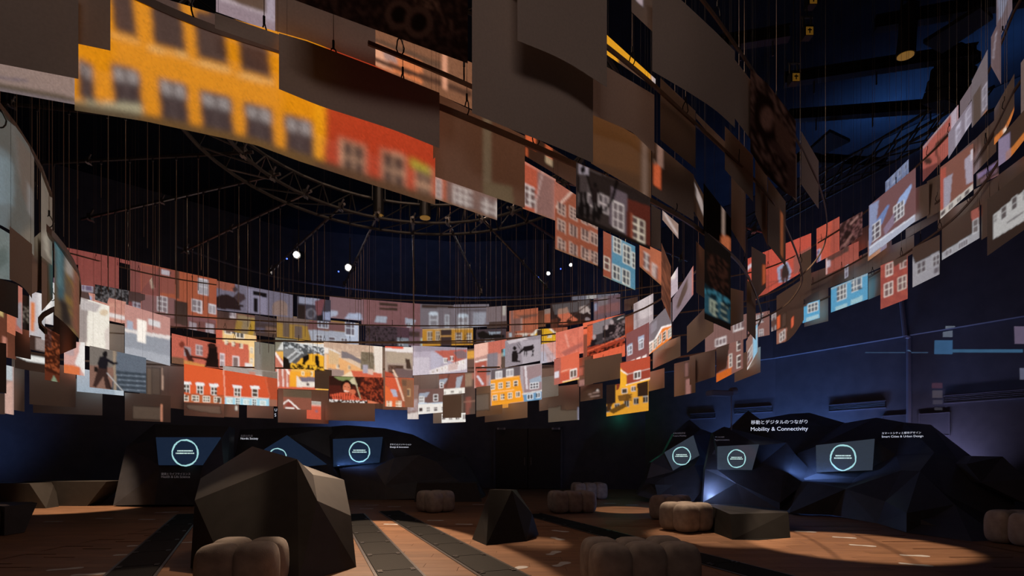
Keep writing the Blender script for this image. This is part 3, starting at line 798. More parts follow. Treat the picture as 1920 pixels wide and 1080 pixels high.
# ================================================================== hanging paper sheets
# plan curves of the hanging rails, as depth (m) by photo column
CURVES = {
    'N1': [(-300, 1.75), (0, 1.9), (140, 1.98), (400, 2.25), (575, 2.42), (700, 2.57), (880, 2.85), (1000, 3.1), (1080, 3.3), (1220, 3.75), (1320, 4.3), (1370, 4.75), (1405, 5.3), (1428, 6.2)],
    'N2': [(300, 1.95), (700, 2.3), (900, 2.6), (1137, 3.1), (1220, 3.4), (1300, 3.8), (1365, 4.2), (1440, 4.9), (1490, 5.8), (1505, 6.5)],
    'N3': [(300, 1.8), (700, 2.15), (900, 2.4), (1140, 2.9), (1220, 3.1), (1315, 3.4), (1380, 3.8), (1440, 4.3), (1500, 5.0), (1548, 6.0)],
    'F': [(-60, 9.1), (0, 9.4), (200, 10.2), (400, 10.7), (600, 11.0), (800, 11.0), (960, 10.7), (1080, 10.0), (1157, 9.2), (1229, 8.2), (1295, 7.0), (1340, 6.2)],
    'G': [(1180, 10.6), (1300, 10.0), (1360, 9.4), (1430, 8.6), (1500, 7.6)],
    'O': [(-60, 8.9), (110, 9.8), (300, 11.2), (500, 12.2), (860, 13.0), (1100, 12.5), (1240, 11.8), (1450, 10.6), (1560, 9.1), (1620, 8.3), (1700, 7.2), (1800, 6.0), (1870, 5.0), (1900, 4.55), (1940, 4.2)],
    'L': [(-80, 2.2), (0, 2.55), (60, 3.0), (95, 3.6), (150, 4.6)],
    'LB': [(-60, 6.4), (0, 6.2), (60, 5.9), (110, 5.5), (150, 5.0)],
}
def cubic(pts, x):
    xs = np.array([p[0] for p in pts], float); ys = np.array([p[1] for p in pts], float)
    m = np.gradient(ys, xs)
    x = np.clip(np.asarray(x, float), xs[0], xs[-1])
    i = np.clip(np.searchsorted(xs, x) - 1, 0, len(xs) - 2)
    h = xs[i + 1] - xs[i]; t = (x - xs[i]) / h
    return ((2*t**3 - 3*t**2 + 1) * ys[i] + (t**3 - 2*t**2 + t) * h * m[i]
            + (-2*t**3 + 3*t**2) * ys[i + 1] + (t**3 - t**2) * h * m[i + 1])
def CD(curve, x):
    return cubic(CURVES[curve], x)

def W(cx, cy, w, h, nc=2, nr=2, f='e6e0d6', g='4a4042'):
    return ('w', cx, cy, w, h, nc, nr, f, g)

def paint(prims, X, Y, slope, shade, w_px):
    H, Wd = X.shape
    C = np.zeros((H, Wd, 3)); 
    def rect_mask(x0, y0, x1, y1):
        xc = (x0 + x1) / 2
        Ys = Y - slope * (X - xc)
        return (X >= x0) & (X <= x1) & (Ys >= y0) & (Ys <= y1)
    for p in prims:
        k = p[0]
        if k == 'b':
            C[:] = lin(p[1])
        elif k == 'r':
            C[rect_mask(p[1], p[2], p[3], p[4])] = lin(p[5])
        elif k == 'w':
            _, cx, cy, ww, hh, nc, nr, f, g = p
            C[rect_mask(cx - ww/2, cy - hh/2, cx + ww/2, cy + hh/2)] = lin(f)
            mx, my = max(0.16 * ww / nc, 0.9), max(0.13 * hh / nr, 0.9)
            pw = (ww - mx * (nc + 1)) / nc; ph = (hh - my * (nr + 1)) / nr
            Ys = Y - slope * (X - cx)
            for i in range(nc):
                for j in range(nr):
                    a = cx - ww/2 + mx + i * (pw + mx); b = cy - hh/2 + my + j * (ph + my)
                    C[(X >= a) & (X <= a + pw) & (Ys >= b) & (Ys <= b + ph)] = lin(g)
        elif k == 'e':
            C[((X - p[1]) / p[3])**2 + ((Y - p[2]) / p[4])**2 <= 1] = lin(p[5])
        elif k == 'l':
            _, x0, y0, x1, y1, wd, c = p
            dx, dy = x1 - x0, y1 - y0; L2 = dx*dx + dy*dy
            t = np.clip(((X - x0) * dx + (Y - y0) * dy) / L2, 0, 1)
            C[np.hypot(X - x0 - t*dx, Y - y0 - t*dy) <= wd / 2] = lin(c)
        elif k == 'p':
            pts = list(zip(p[2::2], p[3::2])); n = len(pts)
            ins = np.zeros(X.shape, bool)
            for i in range(n):
                (xa, ya), (xb, yb) = pts[i], pts[(i + 1) % n]
                if ya == yb: continue
                cnd = ((ya > Y) != (yb > Y)) & (X < (xb - xa) * (Y - ya) / (yb - ya) + xa)
                ins ^= cnd
            C[ins] = lin(p[1])
        elif k == 'k':   # mottled foliage-like region of two tones
            _, x0, y0, x1, y1, c1, c2, s = p
            m = rect_mask(x0, y0, x1, y1)
            cs = max(abs(X[0, 1] - X[0, 0]), 0.5)
            nz = rng.standard_normal(X.shape + (1,)); it = int(np.clip((p[7] / cs / 2.2) ** 2, 1, 24))
            nz = blur2(nz, it)[..., 0]; nz = nz / nz.std() + 0.35 * rng.standard_normal(X.shape)
            m1 = m & (nz > 0.4); m2 = m & (nz <= 0.4)
            C[m1] = lin(c1); C[m2] = lin(c2)
    return C

def blur2(C, n):
    for _ in range(n):
        A = np.pad(C, ((1, 1), (0, 0), (0, 0)), 'edge'); C = (A[:-2] + 2*A[1:-1] + A[2:]) / 4
        A = np.pad(C, ((0, 0), (1, 1), (0, 0)), 'edge'); C = (A[:, :-2] + 2*A[:, 1:-1] + A[:, 2:]) / 4
    return C

SHEETS = []; hw = []
PAPER = (0.62, 0.54, 0.47)
def S(curve, xl, xr, ytl, ytr, ybl, ybr, label=None, prims=None, off=0.0, Dl=None, Dr=None,
      blur=1, cell=None, ink=None, band=None, gain=1.0, top=None, bot=None, cat='paper sheet', seamless=False):
    w = xr - xl; h = max((ybl - ytl + ybr - ytr) / 2, 4)
    if prims:
        c = cell or (1.6 if curve in ('F', 'O', 'G', 'LB') else 2.2)
        nx = int(max(8, w / c)); ny = int(max(6, h / c))
    else:
        nx = int(np.clip(w / 6, 8, 40)); ny = int(np.clip(h / 12, 4, 16))
    u = np.linspace(0, 1, nx + 1); v = np.linspace(0, 1, ny + 1)
    x = xl + u * w
    if Dl is not None:
        D0 = Dl + (Dr - Dl) * u
        D0 = D0 + 0.06 * abs(Dr - Dl) * np.sin(np.pi * u)
    else:
        D0 = CD(curve, x)
    D0 = D0 * (1 + off)
    yt = np.interp(x, [p[0] for p in top], [p[1] for p in top]) if top else ytl + (ytr - ytl) * u
    yb = np.interp(x, [p[0] for p in bot], [p[1] for p in bot]) if bot else ybl + (ybr - ybl) * u
    if bot and len(bot) > 2: yb = np.convolve(np.pad(yb, 3, 'reflect', reflect_type='odd'), np.ones(7) / 7, 'valid')
    X = np.repeat(x[None, :], ny + 1, 0)
    Y = yt[None, :] + (yb - yt)[None, :] * v[:, None]
    # gentle billow of the paper, along the line of sight of its own hanging point
    ph = (xl * 0.37 + ytl * 0.11) % 6.28
    amp = 0.004
    Dg = D0[None, :] * (1 + amp * v[:, None] * np.sin(3.1 * u[None, :] + 2.2 * v[:, None] + ph))
    PX = (X - HX) / F * Dg; PY = Dg; PZ = CH - (Y - HY) / F * Dg
    co = np.stack([PX, PY, PZ], -1).reshape(-1, 3)
    org = np.array([co[:nx + 1, 0].mean(), co[:nx + 1, 1].mean(), co[:nx + 1, 2].max()])
    co = co - org
    nv = (nx + 1) * (ny + 1)
    idx = np.arange(nv).reshape(ny + 1, nx + 1)
    quads = np.stack([idx[:-1, :-1], idx[1:, :-1], idx[1:, 1:], idx[:-1, 1:]], -1).reshape(-1, 4)
    me = bpy.data.meshes.new('paper_sheet')
    me.vertices.add(nv); me.vertices.foreach_set('co', co.ravel())
    nf = len(quads)
    me.loops.add(nf * 4); me.loops.foreach_set('vertex_index', quads.ravel().astype(np.int32))
    me.polygons.add(nf)
    me.polygons.foreach_set('loop_start', (np.arange(nf) * 4).astype(np.int32))
    me.polygons.foreach_set('use_smooth', np.ones(nf, bool))
    me.update(calc_edges=True)
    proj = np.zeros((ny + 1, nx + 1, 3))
    inkc = np.zeros((ny + 1, nx + 1, 3)) + np.array(PAPER)
    slope = ((ytr - ytl) + (ybr - ybl)) / 2 / w
    if top or bot:
        slope = float(np.polyfit(x, (yt + yb) / 2, 1)[0])
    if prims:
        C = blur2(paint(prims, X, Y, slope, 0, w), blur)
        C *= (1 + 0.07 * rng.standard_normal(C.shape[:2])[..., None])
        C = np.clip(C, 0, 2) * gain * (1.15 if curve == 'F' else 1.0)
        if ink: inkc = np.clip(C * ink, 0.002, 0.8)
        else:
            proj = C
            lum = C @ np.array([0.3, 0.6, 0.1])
            if label and ('print' in label or 'photo of' in label):   # ink of the print absorbs the light
                inkc = inkc * np.clip(0.06 + 3.0 * lum, 0, 1)[..., None]
            else:
                inkc = np.where((lum > 0.0)[..., None], inkc * 0.6, inkc)
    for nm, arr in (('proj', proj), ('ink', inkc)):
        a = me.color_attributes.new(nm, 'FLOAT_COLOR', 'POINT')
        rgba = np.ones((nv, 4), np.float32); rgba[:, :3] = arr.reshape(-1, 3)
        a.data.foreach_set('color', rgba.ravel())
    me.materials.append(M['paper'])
    o = bpy.data.objects.new('paper_sheet' if not ink else 'printed_photo_sheet', me)
    COL.objects.link(o)
    o.location = org
    for uu in (0.06, 0.94):        # thin wires that carry the sheet from the ceiling
        j = int(round(uu * nx)); q = co[j]
        hw.append((o, (float(q[0]), float(q[1]), float(q[2])), CZ - float(q[2] + org[2])))
    b = band or {'N1': 'near overhead ring', 'N2': 'near overhead ring', 'N3': 'near overhead ring', 'F': 'far bright ring', 'G': 'right bend',
         'O': 'outer ring', 'L': 'left cluster', 'LB': 'left cluster'}[curve]
    SHEETS.append((o, b, (xl + xr) / 2, (ytl + ybl) / 2, label, cat))
    return o

# colour shorthands read from the photograph
RD, OR, YE, BR, BL, LV, WH = 'b8503c', 'c8552f', 'd98d18', '7a4a42', '5a9cbf', '9a92a0', 'dcd8d2'

# ------------------------------------------------ near overhead ring
S('N1', -40, 147, -60, -30, 112, 148, off=-0.05)
S('N1', -60, 140, 40, 80, 160, 196, 'pale grey strip sheet behind blank sheet at upper left corner',
  [('r', -60, 60, 140, 122+20, '3a2f2a'), ('r', -60, 120, 140, 164, '8f7a72'), ('l', -20, 143, 50, 152, 5, '6b5f66'), ('r', -60, 164, 140, 172, '5a4e42'), ('r', -60, 172, 140, 184, '74686a'), ('r', -60, 184, 140, 200, '5e4c40')], blur=3, gain=0.9)
S('N1', 146, 207, -60, -50, 82, 95, off=-0.03)
def yellow_house():
    p = [('b', 'd3830c'), ('p', 'a4351c', 612, -20, 830, -20, 830, 420, 607, 420), ('p', 'dc8f10', 590, 150, 612, 150, 606, 330, 590, 330)]
    for x0, x1, y0, y1 in ((206, 252, -20, 72), (280, 343, -12, 98), (362, 423, 18, 124), (444, 504, 60, 148)):
        p += [('p', '3c2c28', x0, y0, x1 - 4, y0 + 8, x1 + 6, y1, x0 + 8, y1 - 16), ('l', x0 - 1, y1 - 8, x1 + 6, y1 + 7, 5, 'd8b070')]
    for x0, x1, y0, y1 in ((143, 174, 108, 192), (208, 262, 118, 204), (296, 350, 144, 240), (374, 434, 168, 266), (457, 510, 190, 292), (532, 586, 213, 318)):
        p += [('p', '352a2c', x0, y0, x1, y0 + 14, x1 + 6, y1 + 4, x0 + 6, y1 - 10), ('p', '8c8482', x0 + 5, y0 + 6, x1 - 4, y0 + 18, x1 - 2, y0 + 42, x0 + 7, y0 + 30), ('l', (x0 + x1)/2, y0 + 10, (x0 + x1)/2 + 4, y1 - 8, 6, '453a3a')]
    for cx, cy, ww, hh in ((662, 299, 48, 66), (738, 321, 46, 70), (795, 348, 34, 70)):
        p += [W(cx, cy, ww, hh, 2, 2, 'c09070', '352826')]
    p += [('p', '9a8a30', 770, 297, 806, 312, 806, 328, 770, 314), ('p', 'a89f80', 140, 188, 265, 196, 270, 222, 140, 205)]
    p += [('l', 138, 207, 270, 228, 30, '4a3c28'), ('l', 270, 228, 480, 275, 30, '5a3f1c'), ('l', 480, 275, 600, 315, 30, '5a3f1c'), ('l', 600, 315, 812, 384, 30, '4a301c')]
    return p
S('N1', 140, 816, -40, 176, 205, 381, 'long overhead sheet showing yellow house with dark windows and red house', yellow_house(), blur=6, cell=3.0,
  top=[(140, -60), (300, -5), (400, 25), (575, 75), (700, 122), (816, 176)], bot=[(140, 207), (270, 227), (480, 272), (560, 302), (690, 344), (816, 384)])
S('N1', 403, 527, 24, 66, 53, 96, off=-0.03)
S('N1', 523, 824, 62, 172, 167, 276, off=-0.04, top=[(523, 62), (575, 77), (700, 124), (824, 174)], bot=[(523, 167), (600, 199), (660, 218), (740, 244), (824, 278)])
S('N1', 812, 984, 172, 255, 330, 390, 'brown glowing overhead sheet with paler vertical stripe beside red house picture',
  [('b', '452a1c'), ('r', 905, 220, 922, 400, '5a4a38'), ('p', '52432f', 905, 340, 960, 350, 965, 400, 905, 400)], blur=3)  # brown base is stray projector light put in as glow
S('N1', 811, 932, 322, 366, 371, 413, 'overhead sheet with grey wall and two white windows under brown sheet',
  [('b', '6a524c'), ('r', 805, 310, 836, 420, '9a4e36'), W(822, 353, 12, 36, 1, 3, 'c8bab4', '5a4a48'), W(869, 374, 36, 40, 3, 3, 'd0c4bc', '6a5a58'), W(917, 391, 32, 38, 3, 3, 'd0c4bc', '6a5a58'), ('l', 811, 372, 932, 415, 8, '6a4a34')], off=0.04, blur=3)
S('N1', 885, 1112, -60, -20, 212, 306, off=-0.09, bot=[(885, 212), (960, 243), (1040, 274), (1112, 306)])
S('N1', 970, 1138, -80, -40, 76, 164, off=-0.14, bot=[(970, 76), (1030, 100), (1070, 120), (1138, 164)])
S('N2', 552, 877, -190, -40, 0, 119, 'dark printed photo of log tractor wheels at top of frame',
  [('b', '3a2822'), ('k', 540, -150, 880, 130, '46322a', '2a1c18', 9), ('e', 748, 28, 26, 28, '5a4238'), ('e', 748, 28, 15, 17, '20150f'), ('e', 785, 42, 27, 30, '5a4238'), ('e', 785, 42, 16, 18, '20150f'),
   ('p', '6a4e40', 775, -40, 818, -40, 822, 20, 800, 16, 776, 0), ('k', 776, -30, 820, 12, '7a5c4c', '30221c', 6), ('l', 820, 0, 834, 46, 4, '5a4238'), ('r', 842, 36, 850, 58, '5a4238'), ('l', 826, 66, 862, 58, 3, '5a4238')], off=-0.02, ink=1.5, blur=2)
S('N1', 516, 704, -40, 10, 68, 125, off=0.03)
S('N1', 405, 518, -60, -30, 22, 62, 'pale lavender sheet with brown inset at top left of frame', [('b', '857680'), ('r', 430, -30, 500, 16, '4a3a30'), ('l', 405, -6, 518, 34, 5, 'a89aa0'), ('r', 500, -20, 514, 40, '9a8f9c')], off=0.06, blur=3)
S('N1', 700, 886, 40, 118, 124, 205, 'peach lit sheet strip between two rails beside printed tractor photo',
  [('b', '7a5038'), ('p', 'c8703f', 702, 80, 793, 116, 793, 158, 702, 122), ('p', 'd89a78', 702, 82, 724, 92, 736, 132, 702, 120), ('p', '9a7a70', 716, 90, 740, 100, 746, 120, 722, 112), ('p', '4a3024', 702, 107, 886, 172, 886, 184, 702, 116),
   ('r', 830, 80, 838, 168, 'd09070'), ('p', '5a4030', 702, 70, 828, 118, 828, 130, 702, 80)], off=0.05, blur=2)
S('N2', 1112, 1227, 110, 178, 216, 285, 'warm brown glowing overhead sheet right of the darkest blank sheet', [('b', '2f1f18')], off=0.02, bot=[(1112, 216), (1150, 232), (1185, 247), (1227, 288)])  # projector spill on the blank paper, painted as a dim glow
S('N2', 1108, 1221, 205, 270, 306, 372, 'tan overhead sheet with thin pale stripe beside cyclists picture', [('b', '3c2412'), ('p', '4a2c14', 1108, 205, 1200, 240, 1200, 330, 1108, 300), ('r', 1204, 250, 1213, 372, '6a5448')], off=0.05, blur=5)
S('N2', 1134, 1229, 62, 148, 100, 166, 'curved bright yellow strip of paper between two rails', [('b', 'd79414'), ('p', '4a3426', 1160, 104, 1229, 158, 1229, 190, 1134, 170, 1134, 120), ('p', 'd79414', 1134, 92, 1160, 108, 1160, 128, 1134, 116), ('r', 1222, 130, 1230, 180, 'b8aaa8')], off=0.12)
S('N3', 1184, 1226, -40, -10, 22, 62, 'small blank sheet at top edge right of centre', [('p', '9a8a90', 1190, -20, 1206, -10, 1206, 12, 1192, 2)], off=0.03)
S('N3', 1223, 1378, -40, 94, 133, 240, off=-0.02, top=[(1223, -40), (1280, 2), (1340, 58), (1378, 96)], bot=[(1223, 133), (1290, 172), (1345, 208), (1378, 240)])
S('N3', 1378, 1409, 112, 152, 222, 264, off=0.02)
def portrait_ink():
    return [('b', '55403a'), ('k', 1400, 120, 1500, 260, '8a6e62', '30221e', 5), ('p', '2a1c18', 1420, 165, 1450, 190, 1462, 260, 1425, 270, 1412, 220), ('e', 1438, 222, 12, 22, '8a6c60'), ('p', '6e5448', 1450, 210, 1490, 262, 1480, 300, 1455, 262), ('k', 1407, 270, 1475, 365, '7a6056', '2c1e1a', 7), ('l', 1412, 292, 1472, 362, 8, '221713')]
S('N3', 1407, 1492, 128, 224, 290, 368, 'large brown printed portrait photo high on right of near ring', portrait_ink(), off=-0.01, ink=2.6, blur=2, top=[(1407, 128), (1440, 158), (1492, 226)], bot=[(1407, 284), (1430, 322), (1472, 362), (1492, 372)])
S('N3', 1472, 1494, 270, 290, 352, 380, off=0.03)
S('N3', 1502, 1535, 245, 302, 345, 392)
S('N2', 1238, 1304, 146, 208, 262, 316, off=0.03)
S('N2', 1305, 1362, 212, 268, 222, 290, off=0.05)
S('N2', 1359, 1412, 236, 292, 318, 378)
S('N1', 1222, 1301, 262, 328, 365, 414, 'brown sheet with small orange patch hanging right of cyclists picture', [('r', 1225, 306, 1238, 350, 'b0502e'), ('r', 1232, 262, 1243, 312, '7a5c50'), ('r', 1225, 300, 1231, 310, '5a4438')], off=-0.01)
def cyclists():
    p = [('b', '2a211f'), ('p', '4a403f', 1084, 308, 1135, 330, 1150, 400, 1084, 400), ('p', '8a8088', 1086, 308, 1103, 314, 1103, 330, 1086, 330), ('p', '201816', 1103, 318, 1218, 366, 1218, 392, 1150, 372, 1103, 350)]
    p += [('p', '4a1d15', 1176, 372, 1220, 388, 1220, 470, 1172, 450), ('p', '55484e', 1146, 350, 1176, 364, 1174, 440, 1142, 420), W(1159, 405, 22, 50, 2, 3, 'c0b4b0', '5a4e50'), W(1197, 430, 25, 42, 2, 3, 'c8bca8', '4a3a38'), ('r', 1182, 400, 1186, 452, '7a3a28')]
    p += [W(1131, 382, 20, 34, 2, 2, 'a89a98', '5a5052'), W(1108, 376, 12, 22, 2, 1, '9a8c8a', '554a4c')]
    for cx, cy, s in ((1093, 318, 1.0), (1116, 347, 0.72)):
        p += [('e', cx, cy, 5 * s, 7 * s, '0e0a0a'), ('p', '3a302f' if s == 1 else '1a1212', cx - 10*s, cy + 8*s, cx + 9*s, cy + 9*s, cx + 8*s, cy + 46*s, cx - 8*s, cy + 46*s), ('l', cx + 8*s, cy + 12*s, cx + 15*s, cy + 40*s, 4*s, '140e0d'), ('l', cx - 9*s, cy + 12*s, cx - 8*s, cy + 42*s, 4*s, '140e0d'),
              ('l', cx - 3*s, cy + 44*s, cx - 4*s, cy + 88*s, 6*s, '0e0a0a'), ('l', cx + 4*s, cy + 44*s, cx + 8*s, cy + 84*s, 6*s, '0e0a0a'), ('e', cx - 3*s, cy + 76*s, 6*s, 20*s, '0c0909'), ('e', cx + 9*s, cy + 78*s, 5*s, 16*s, '0c0909')]
    p += [('l', 1158, 335, 1148, 375, 6, '0a0707'), ('l', 1148, 375, 1136, 392, 4, '0a0707'), ('l', 1136, 392, 1122, 398, 3, '0a0707'), ('e', 1126, 394, 5, 9, '0c0909'), ('l', 1080, 406, 1218, 466, 10, '120d0c')]
    return p
S('N1', 1080, 1219, 304, 366, 408, 468, 'printed photo of two cyclists over projected red house, near ring', cyclists(), off=-0.04, cell=1.5, blur=2)
S('N1', 984, 1081, 246, 306, 292, 350, 'brown sheet with orange patches above salmon roof picture', [('r', 985, 246, 1005, 276, 'c0562f'), ('r', 1022, 272, 1036, 296, 'a8502f'), ('r', 1022, 296, 1036, 308, '9a8468'), ('r', 985, 276, 990, 292, 'b0502e')], off=0.05)
S('N1', 980, 1042, 300, 336, 391, 414, 'salmon tiled roof picture with white window on near ring', [('b', 'a44c36'), ('p', '7d5a54', 1010, 300, 1042, 320, 1042, 420, 1004, 410), ('l', 1018, 322, 1006, 372, 2, 'b89a94'), W(993, 368, 22, 40, 2, 3, 'd8cac4', '5f4a48'), ('l', 1004, 372, 1005, 402, 2, 'c0a8a0'), ('l', 980, 302, 1042, 338, 3, 'c88a78'), ('l', 980, 393, 1042, 416, 4, '7a5034')], off=0.03)
def brick_house():
    p = [('b', '84442f'), ('p', '9a5a4a', 1040, 340, 1080, 355, 1060, 380, 1040, 392), ('l', 1044, 388, 1082, 350, 4, 'c8a898')]
    for j, y0 in enumerate((388, 420, 455)):
        for i, x0 in enumerate((1053, 1075, 1097, 1114)):
            p.append(W(x0, y0 + (x0 - 1053) * 0.38 + 4, 15, 22, 2, 3, 'b89a8c', '4a3432'))
    return p + [('l', 1040, 466, 1119, 499, 5, '7a5034')]
S('N1', 1041, 1121, 340, 392, 467, 499, 'brick house picture with three rows of small windows below cyclists', brick_house(), off=0.02, cell=1.7)
S('N1', 1131, 1191, 433, 462, 518, 544, 'blue house picture with white windows hanging lowest on near ring', [('b', '4d7f97'), ('r', 1125, 420, 1146, 530, '8a4430'), W(1138, 494, 11, 24, 2, 2, 'd8ccba', '5a3c38'), W(1157, 460, 14, 30, 2, 3, 'd8d4c8', '3a4048'), W(1175, 478, 15, 36, 2, 3, 'd8d4c8', '3a4048'), W(1188, 488, 7, 30, 1, 3, 'd8d4c8', '3a4048'), W(1156, 511, 14, 28, 2, 2, 'd8d4c8', '3a4048'), W(1174, 520, 15, 28, 2, 2, 'd8d4c8', '3a4048'), ('l', 1131, 519, 1190, 545, 4, '7a8a70')], off=0.02, cell=1.5)
S('N1', 1199, 1243, 452, 474, 500, 538, 'orange wall picture curving away beside blue house picture', [('b', 'a05a40'), W(1212, 490, 12, 30, 2, 2, 'c8b8b0', '5a4a4c'), W(1228, 510, 11, 28, 2, 2, 'c8b8b0', '5a4a4c'), ('l', 1199, 500, 1243, 538, 5, '7a5034')], Dl=3.9, Dr=4.5)
S('N1', 1240, 1258, 455, 500, 560, 603, 'narrow edge on red brown sheet at right bend of near ring', [('b', '5a3626'), ('k', 1240, 480, 1258, 600, '7a4632', '4a2a20', 4)], Dl=4.2, Dr=5.2)
S('N1', 1321, 1370, 432, 476, 598, 620, 'nearly black printed sheet with glowing blue window picture at bottom', [('b', '0d0908'), ('k', 1326, 480, 1366, 560, '2a1610', '0b0706', 5), ('p', '1d3f4c', 1321, 545, 1370, 562, 1370, 606, 1321, 585), ('k', 1321, 548, 1370, 566, '2a6070', '0c1a20', 4), W(1339, 578, 16, 26, 2, 2, '9aa08a', '1a2a30'), W(1358, 585, 14, 26, 2, 2, '8a907c', '1a2a30')], off=-0.06)
S('N1', 1221, 1239, 384, 394, 462, 468)
S('N1', 1242, 1272, 394, 420, 412, 448, 'small pale triangular sheet end under near rail', [('b', '8a7268'), ('l', 1246, 400, 1270, 440, 4, 'b8a8a4')], Dl=4.3, Dr=4.9)
S('N2', 1300, 1323, 330, 372, 395, 432, 'small brown sheet with white streak inside right bend', [('p', '9a8c88', 1304, 345, 1318, 378, 1320, 408, 1306, 372)], Dl=4.5, Dr=5.2)
S('N2', 1319, 1371, 343, 410, 434, 472, 'brown sheet with pale streak above black printed sheet', [('r', 1353, 380, 1358, 440, '8a7468'), ('p', '9a5232', 1354, 440, 1371, 446, 1371, 472, 1350, 460)], Dl=4.2, Dr=4.9)
S('N2', 1371, 1398, 330, 352, 430, 476, Dl=4.8, Dr=5.5)
S('N2', 1416, 1439, 286, 318, 402, 462, Dl=4.6, Dr=5.1)
S('N2', 1440, 1473, 334, 378, 458, 500, 'brown sheet with thin orange streak at right bend', [('l', 1467, 400, 1465, 480, 2.5, 'a85a34')])
S('N2', 1409, 1436, 462, 478, 570, 540, 'curled brown sheet with orange lit edge at right bend', [('p', 'b0502a', 1430, 496, 1436, 498, 1435, 530, 1430, 534)], Dl=5.6, Dr=6.6)
S('N2', 1400, 1417, 524, 540, 618, 638, Dl=5.8, Dr=6.4)
S('N1', 1305, 1322, 452, 470, 548, 560, Dl=4.6, Dr=5.2)
S('F', 1261, 1300, 560, 498, 604, 552, 'lavender sheet with dark notch inside right bend', [('b', '70636e'), ('p', '3a2e2c', 1268, 575, 1280, 540, 1290, 520, 1290, 540, 1272, 580), ('l', 1299, 498, 1299, 552, 3, 'a8584a')], Dl=7.6, Dr=6.6)
S('F', 1257, 1271, 522, 500, 560, 545, 'tiny white lavender sheet inside right bend', [('b', 'a89aa4'), ('p', 'd8ccc8', 1257, 510, 1266, 506, 1266, 522, 1257, 526)], Dl=6.9, Dr=6.5)
S('N1', 1370, 1394, 540, 546, 612, 602, Dl=6.0, Dr=6.6)
S('F', 1288, 1338, 612, 560, 662, 622, Dl=7.3, Dr=6.0)
S('G', 1224, 1276, 650, 630, 692, 668, Dl=8.4, Dr=7.4)
S('G', 1264, 1304, 682, 672, 744, 736, 'brown sheet with dusty pink stripe at bottom of right bend', [('p', '8a605c', 1285, 712, 1296, 709, 1296, 738, 1286, 741), ('r', 1284, 680, 1290, 706, '6a4a48')], Dl=8.8, Dr=8.0)
S('G', 1293, 1341, 668, 655, 722, 706, Dl=8.2, Dr=7.4)
S('G', 1343, 1394, 652, 636, 717, 690, 'brown sheet with orange house corner and windows at right bend', [('p', '7a524c', 1368, 640, 1394, 634, 1394, 692, 1343, 718, 1343, 700, 1362, 690), ('p', 'c05c1e', 1343, 702, 1372, 688, 1372, 705, 1343, 718), ('p', 'c05c1e', 1366, 668, 1373, 662, 1373, 690, 1366, 692), W(1370, 676, 6, 26, 1, 3, 'e0d8d0', '5a4a48'), W(1385, 646, 8, 24, 2, 2, 'e0d8d0', '4a3a3a'), W(1385, 678, 8, 24, 2, 2, 'e0d8d0', '4a3a3a')], Dl=7.6, Dr=6.9, cell=1.2)
S('G', 1399, 1421, 640, 604, 698, 658, 'narrow light blue and white house sheet at right bend', [('b', '7a5a52'), ('p', '7fb4d0', 1412, 616, 1421, 606, 1421, 660, 1412, 676), W(1406, 664, 9, 22, 2, 2, 'd8d4d0', '5a5058'), W(1416, 626, 6, 12, 2, 2, 'd8e0e4', '50687a'), ('l', 1400, 694, 1420, 664, 3, 'd0d0d0')], Dl=7.6, Dr=6.6, cell=1.2)
S('G', 1377, 1426, 668, 650, 717, 698, Dl=7.9, Dr=7.0)
S('G', 1322, 1400, 612, 588, 662, 634, 'dusty pink house picture with two white windows at right bend', [('b', '6a4c4a'), W(1385, 611, 20, 17, 3, 1, 'd0c8c8', '5a4a50'), W(1351, 641, 20, 15, 3, 1, 'd0c8c8', '5a4a50')], Dl=8.6, Dr=7.8)

# ------------------------------------------------ far bright ring
def dormer(cx, cy, w=15, h=20, roof='dcdad8'):
    return [('p', roof, cx - w*.62, cy - h*.5, cx + w*.5, cy - h*.46, cx + w*.62, cy - h*.22, cx - w*.5, cy - h*.24), W(cx, cy + h*.12, w*.8, h*.72, 2, 2, 'e8e4dc', '40342f')]
S('F', 148, 205, 556, 574, 646, 656, 'bright white cream sheet left of fisherman photo', [('b', 'dcd6ca'), ('p', '8f8480', 148, 540, 166, 540, 162, 660, 148, 660), ('p', 'b0a8a6', 150, 560, 190, 572, 180, 586, 152, 580), ('e', 195, 586, 8, 6, 'c8b49a'), ('p', 'c8bcb4', 196, 620, 206, 610, 206, 660, 198, 660)], off=-0.02)
S('F', 152, 236, 545, 566, 590, 608, 'salmon and white wall picture above bright white sheet', [('b', 'b07a6c'), ('k', 152, 540, 240, 610, 'b88474', 'a87064', 7), ('r', 170, 575, 200, 590, 'a8a6ac'), ('r', 205, 590, 236, 598, 'c8c0be'), ('r', 160, 555, 172, 562, '8a94b0')], off=0.02)
S('F', 204, 233, 606, 611, 660, 668, off=0.01)
S('F', 234, 319, 570, 596, 664, 686, 'grey draped sheet with salmon top and white patch', [('b', '868b94'), ('p', 'b08078', 234, 560, 320, 590, 320, 632, 234, 614), ('p', 'd0c8c4', 234, 616, 320, 630, 320, 637, 234, 622), ('p', 'ece4da', 258, 597, 275, 602, 273, 644, 257, 640), ('r', 238, 602, 250, 618, '98a0b0'), ('r', 278, 600, 300, 612, 'c8c4c4'), ('p', '9a9ea6', 234, 650, 320, 668, 320, 690, 234, 666)], off=-0.01)
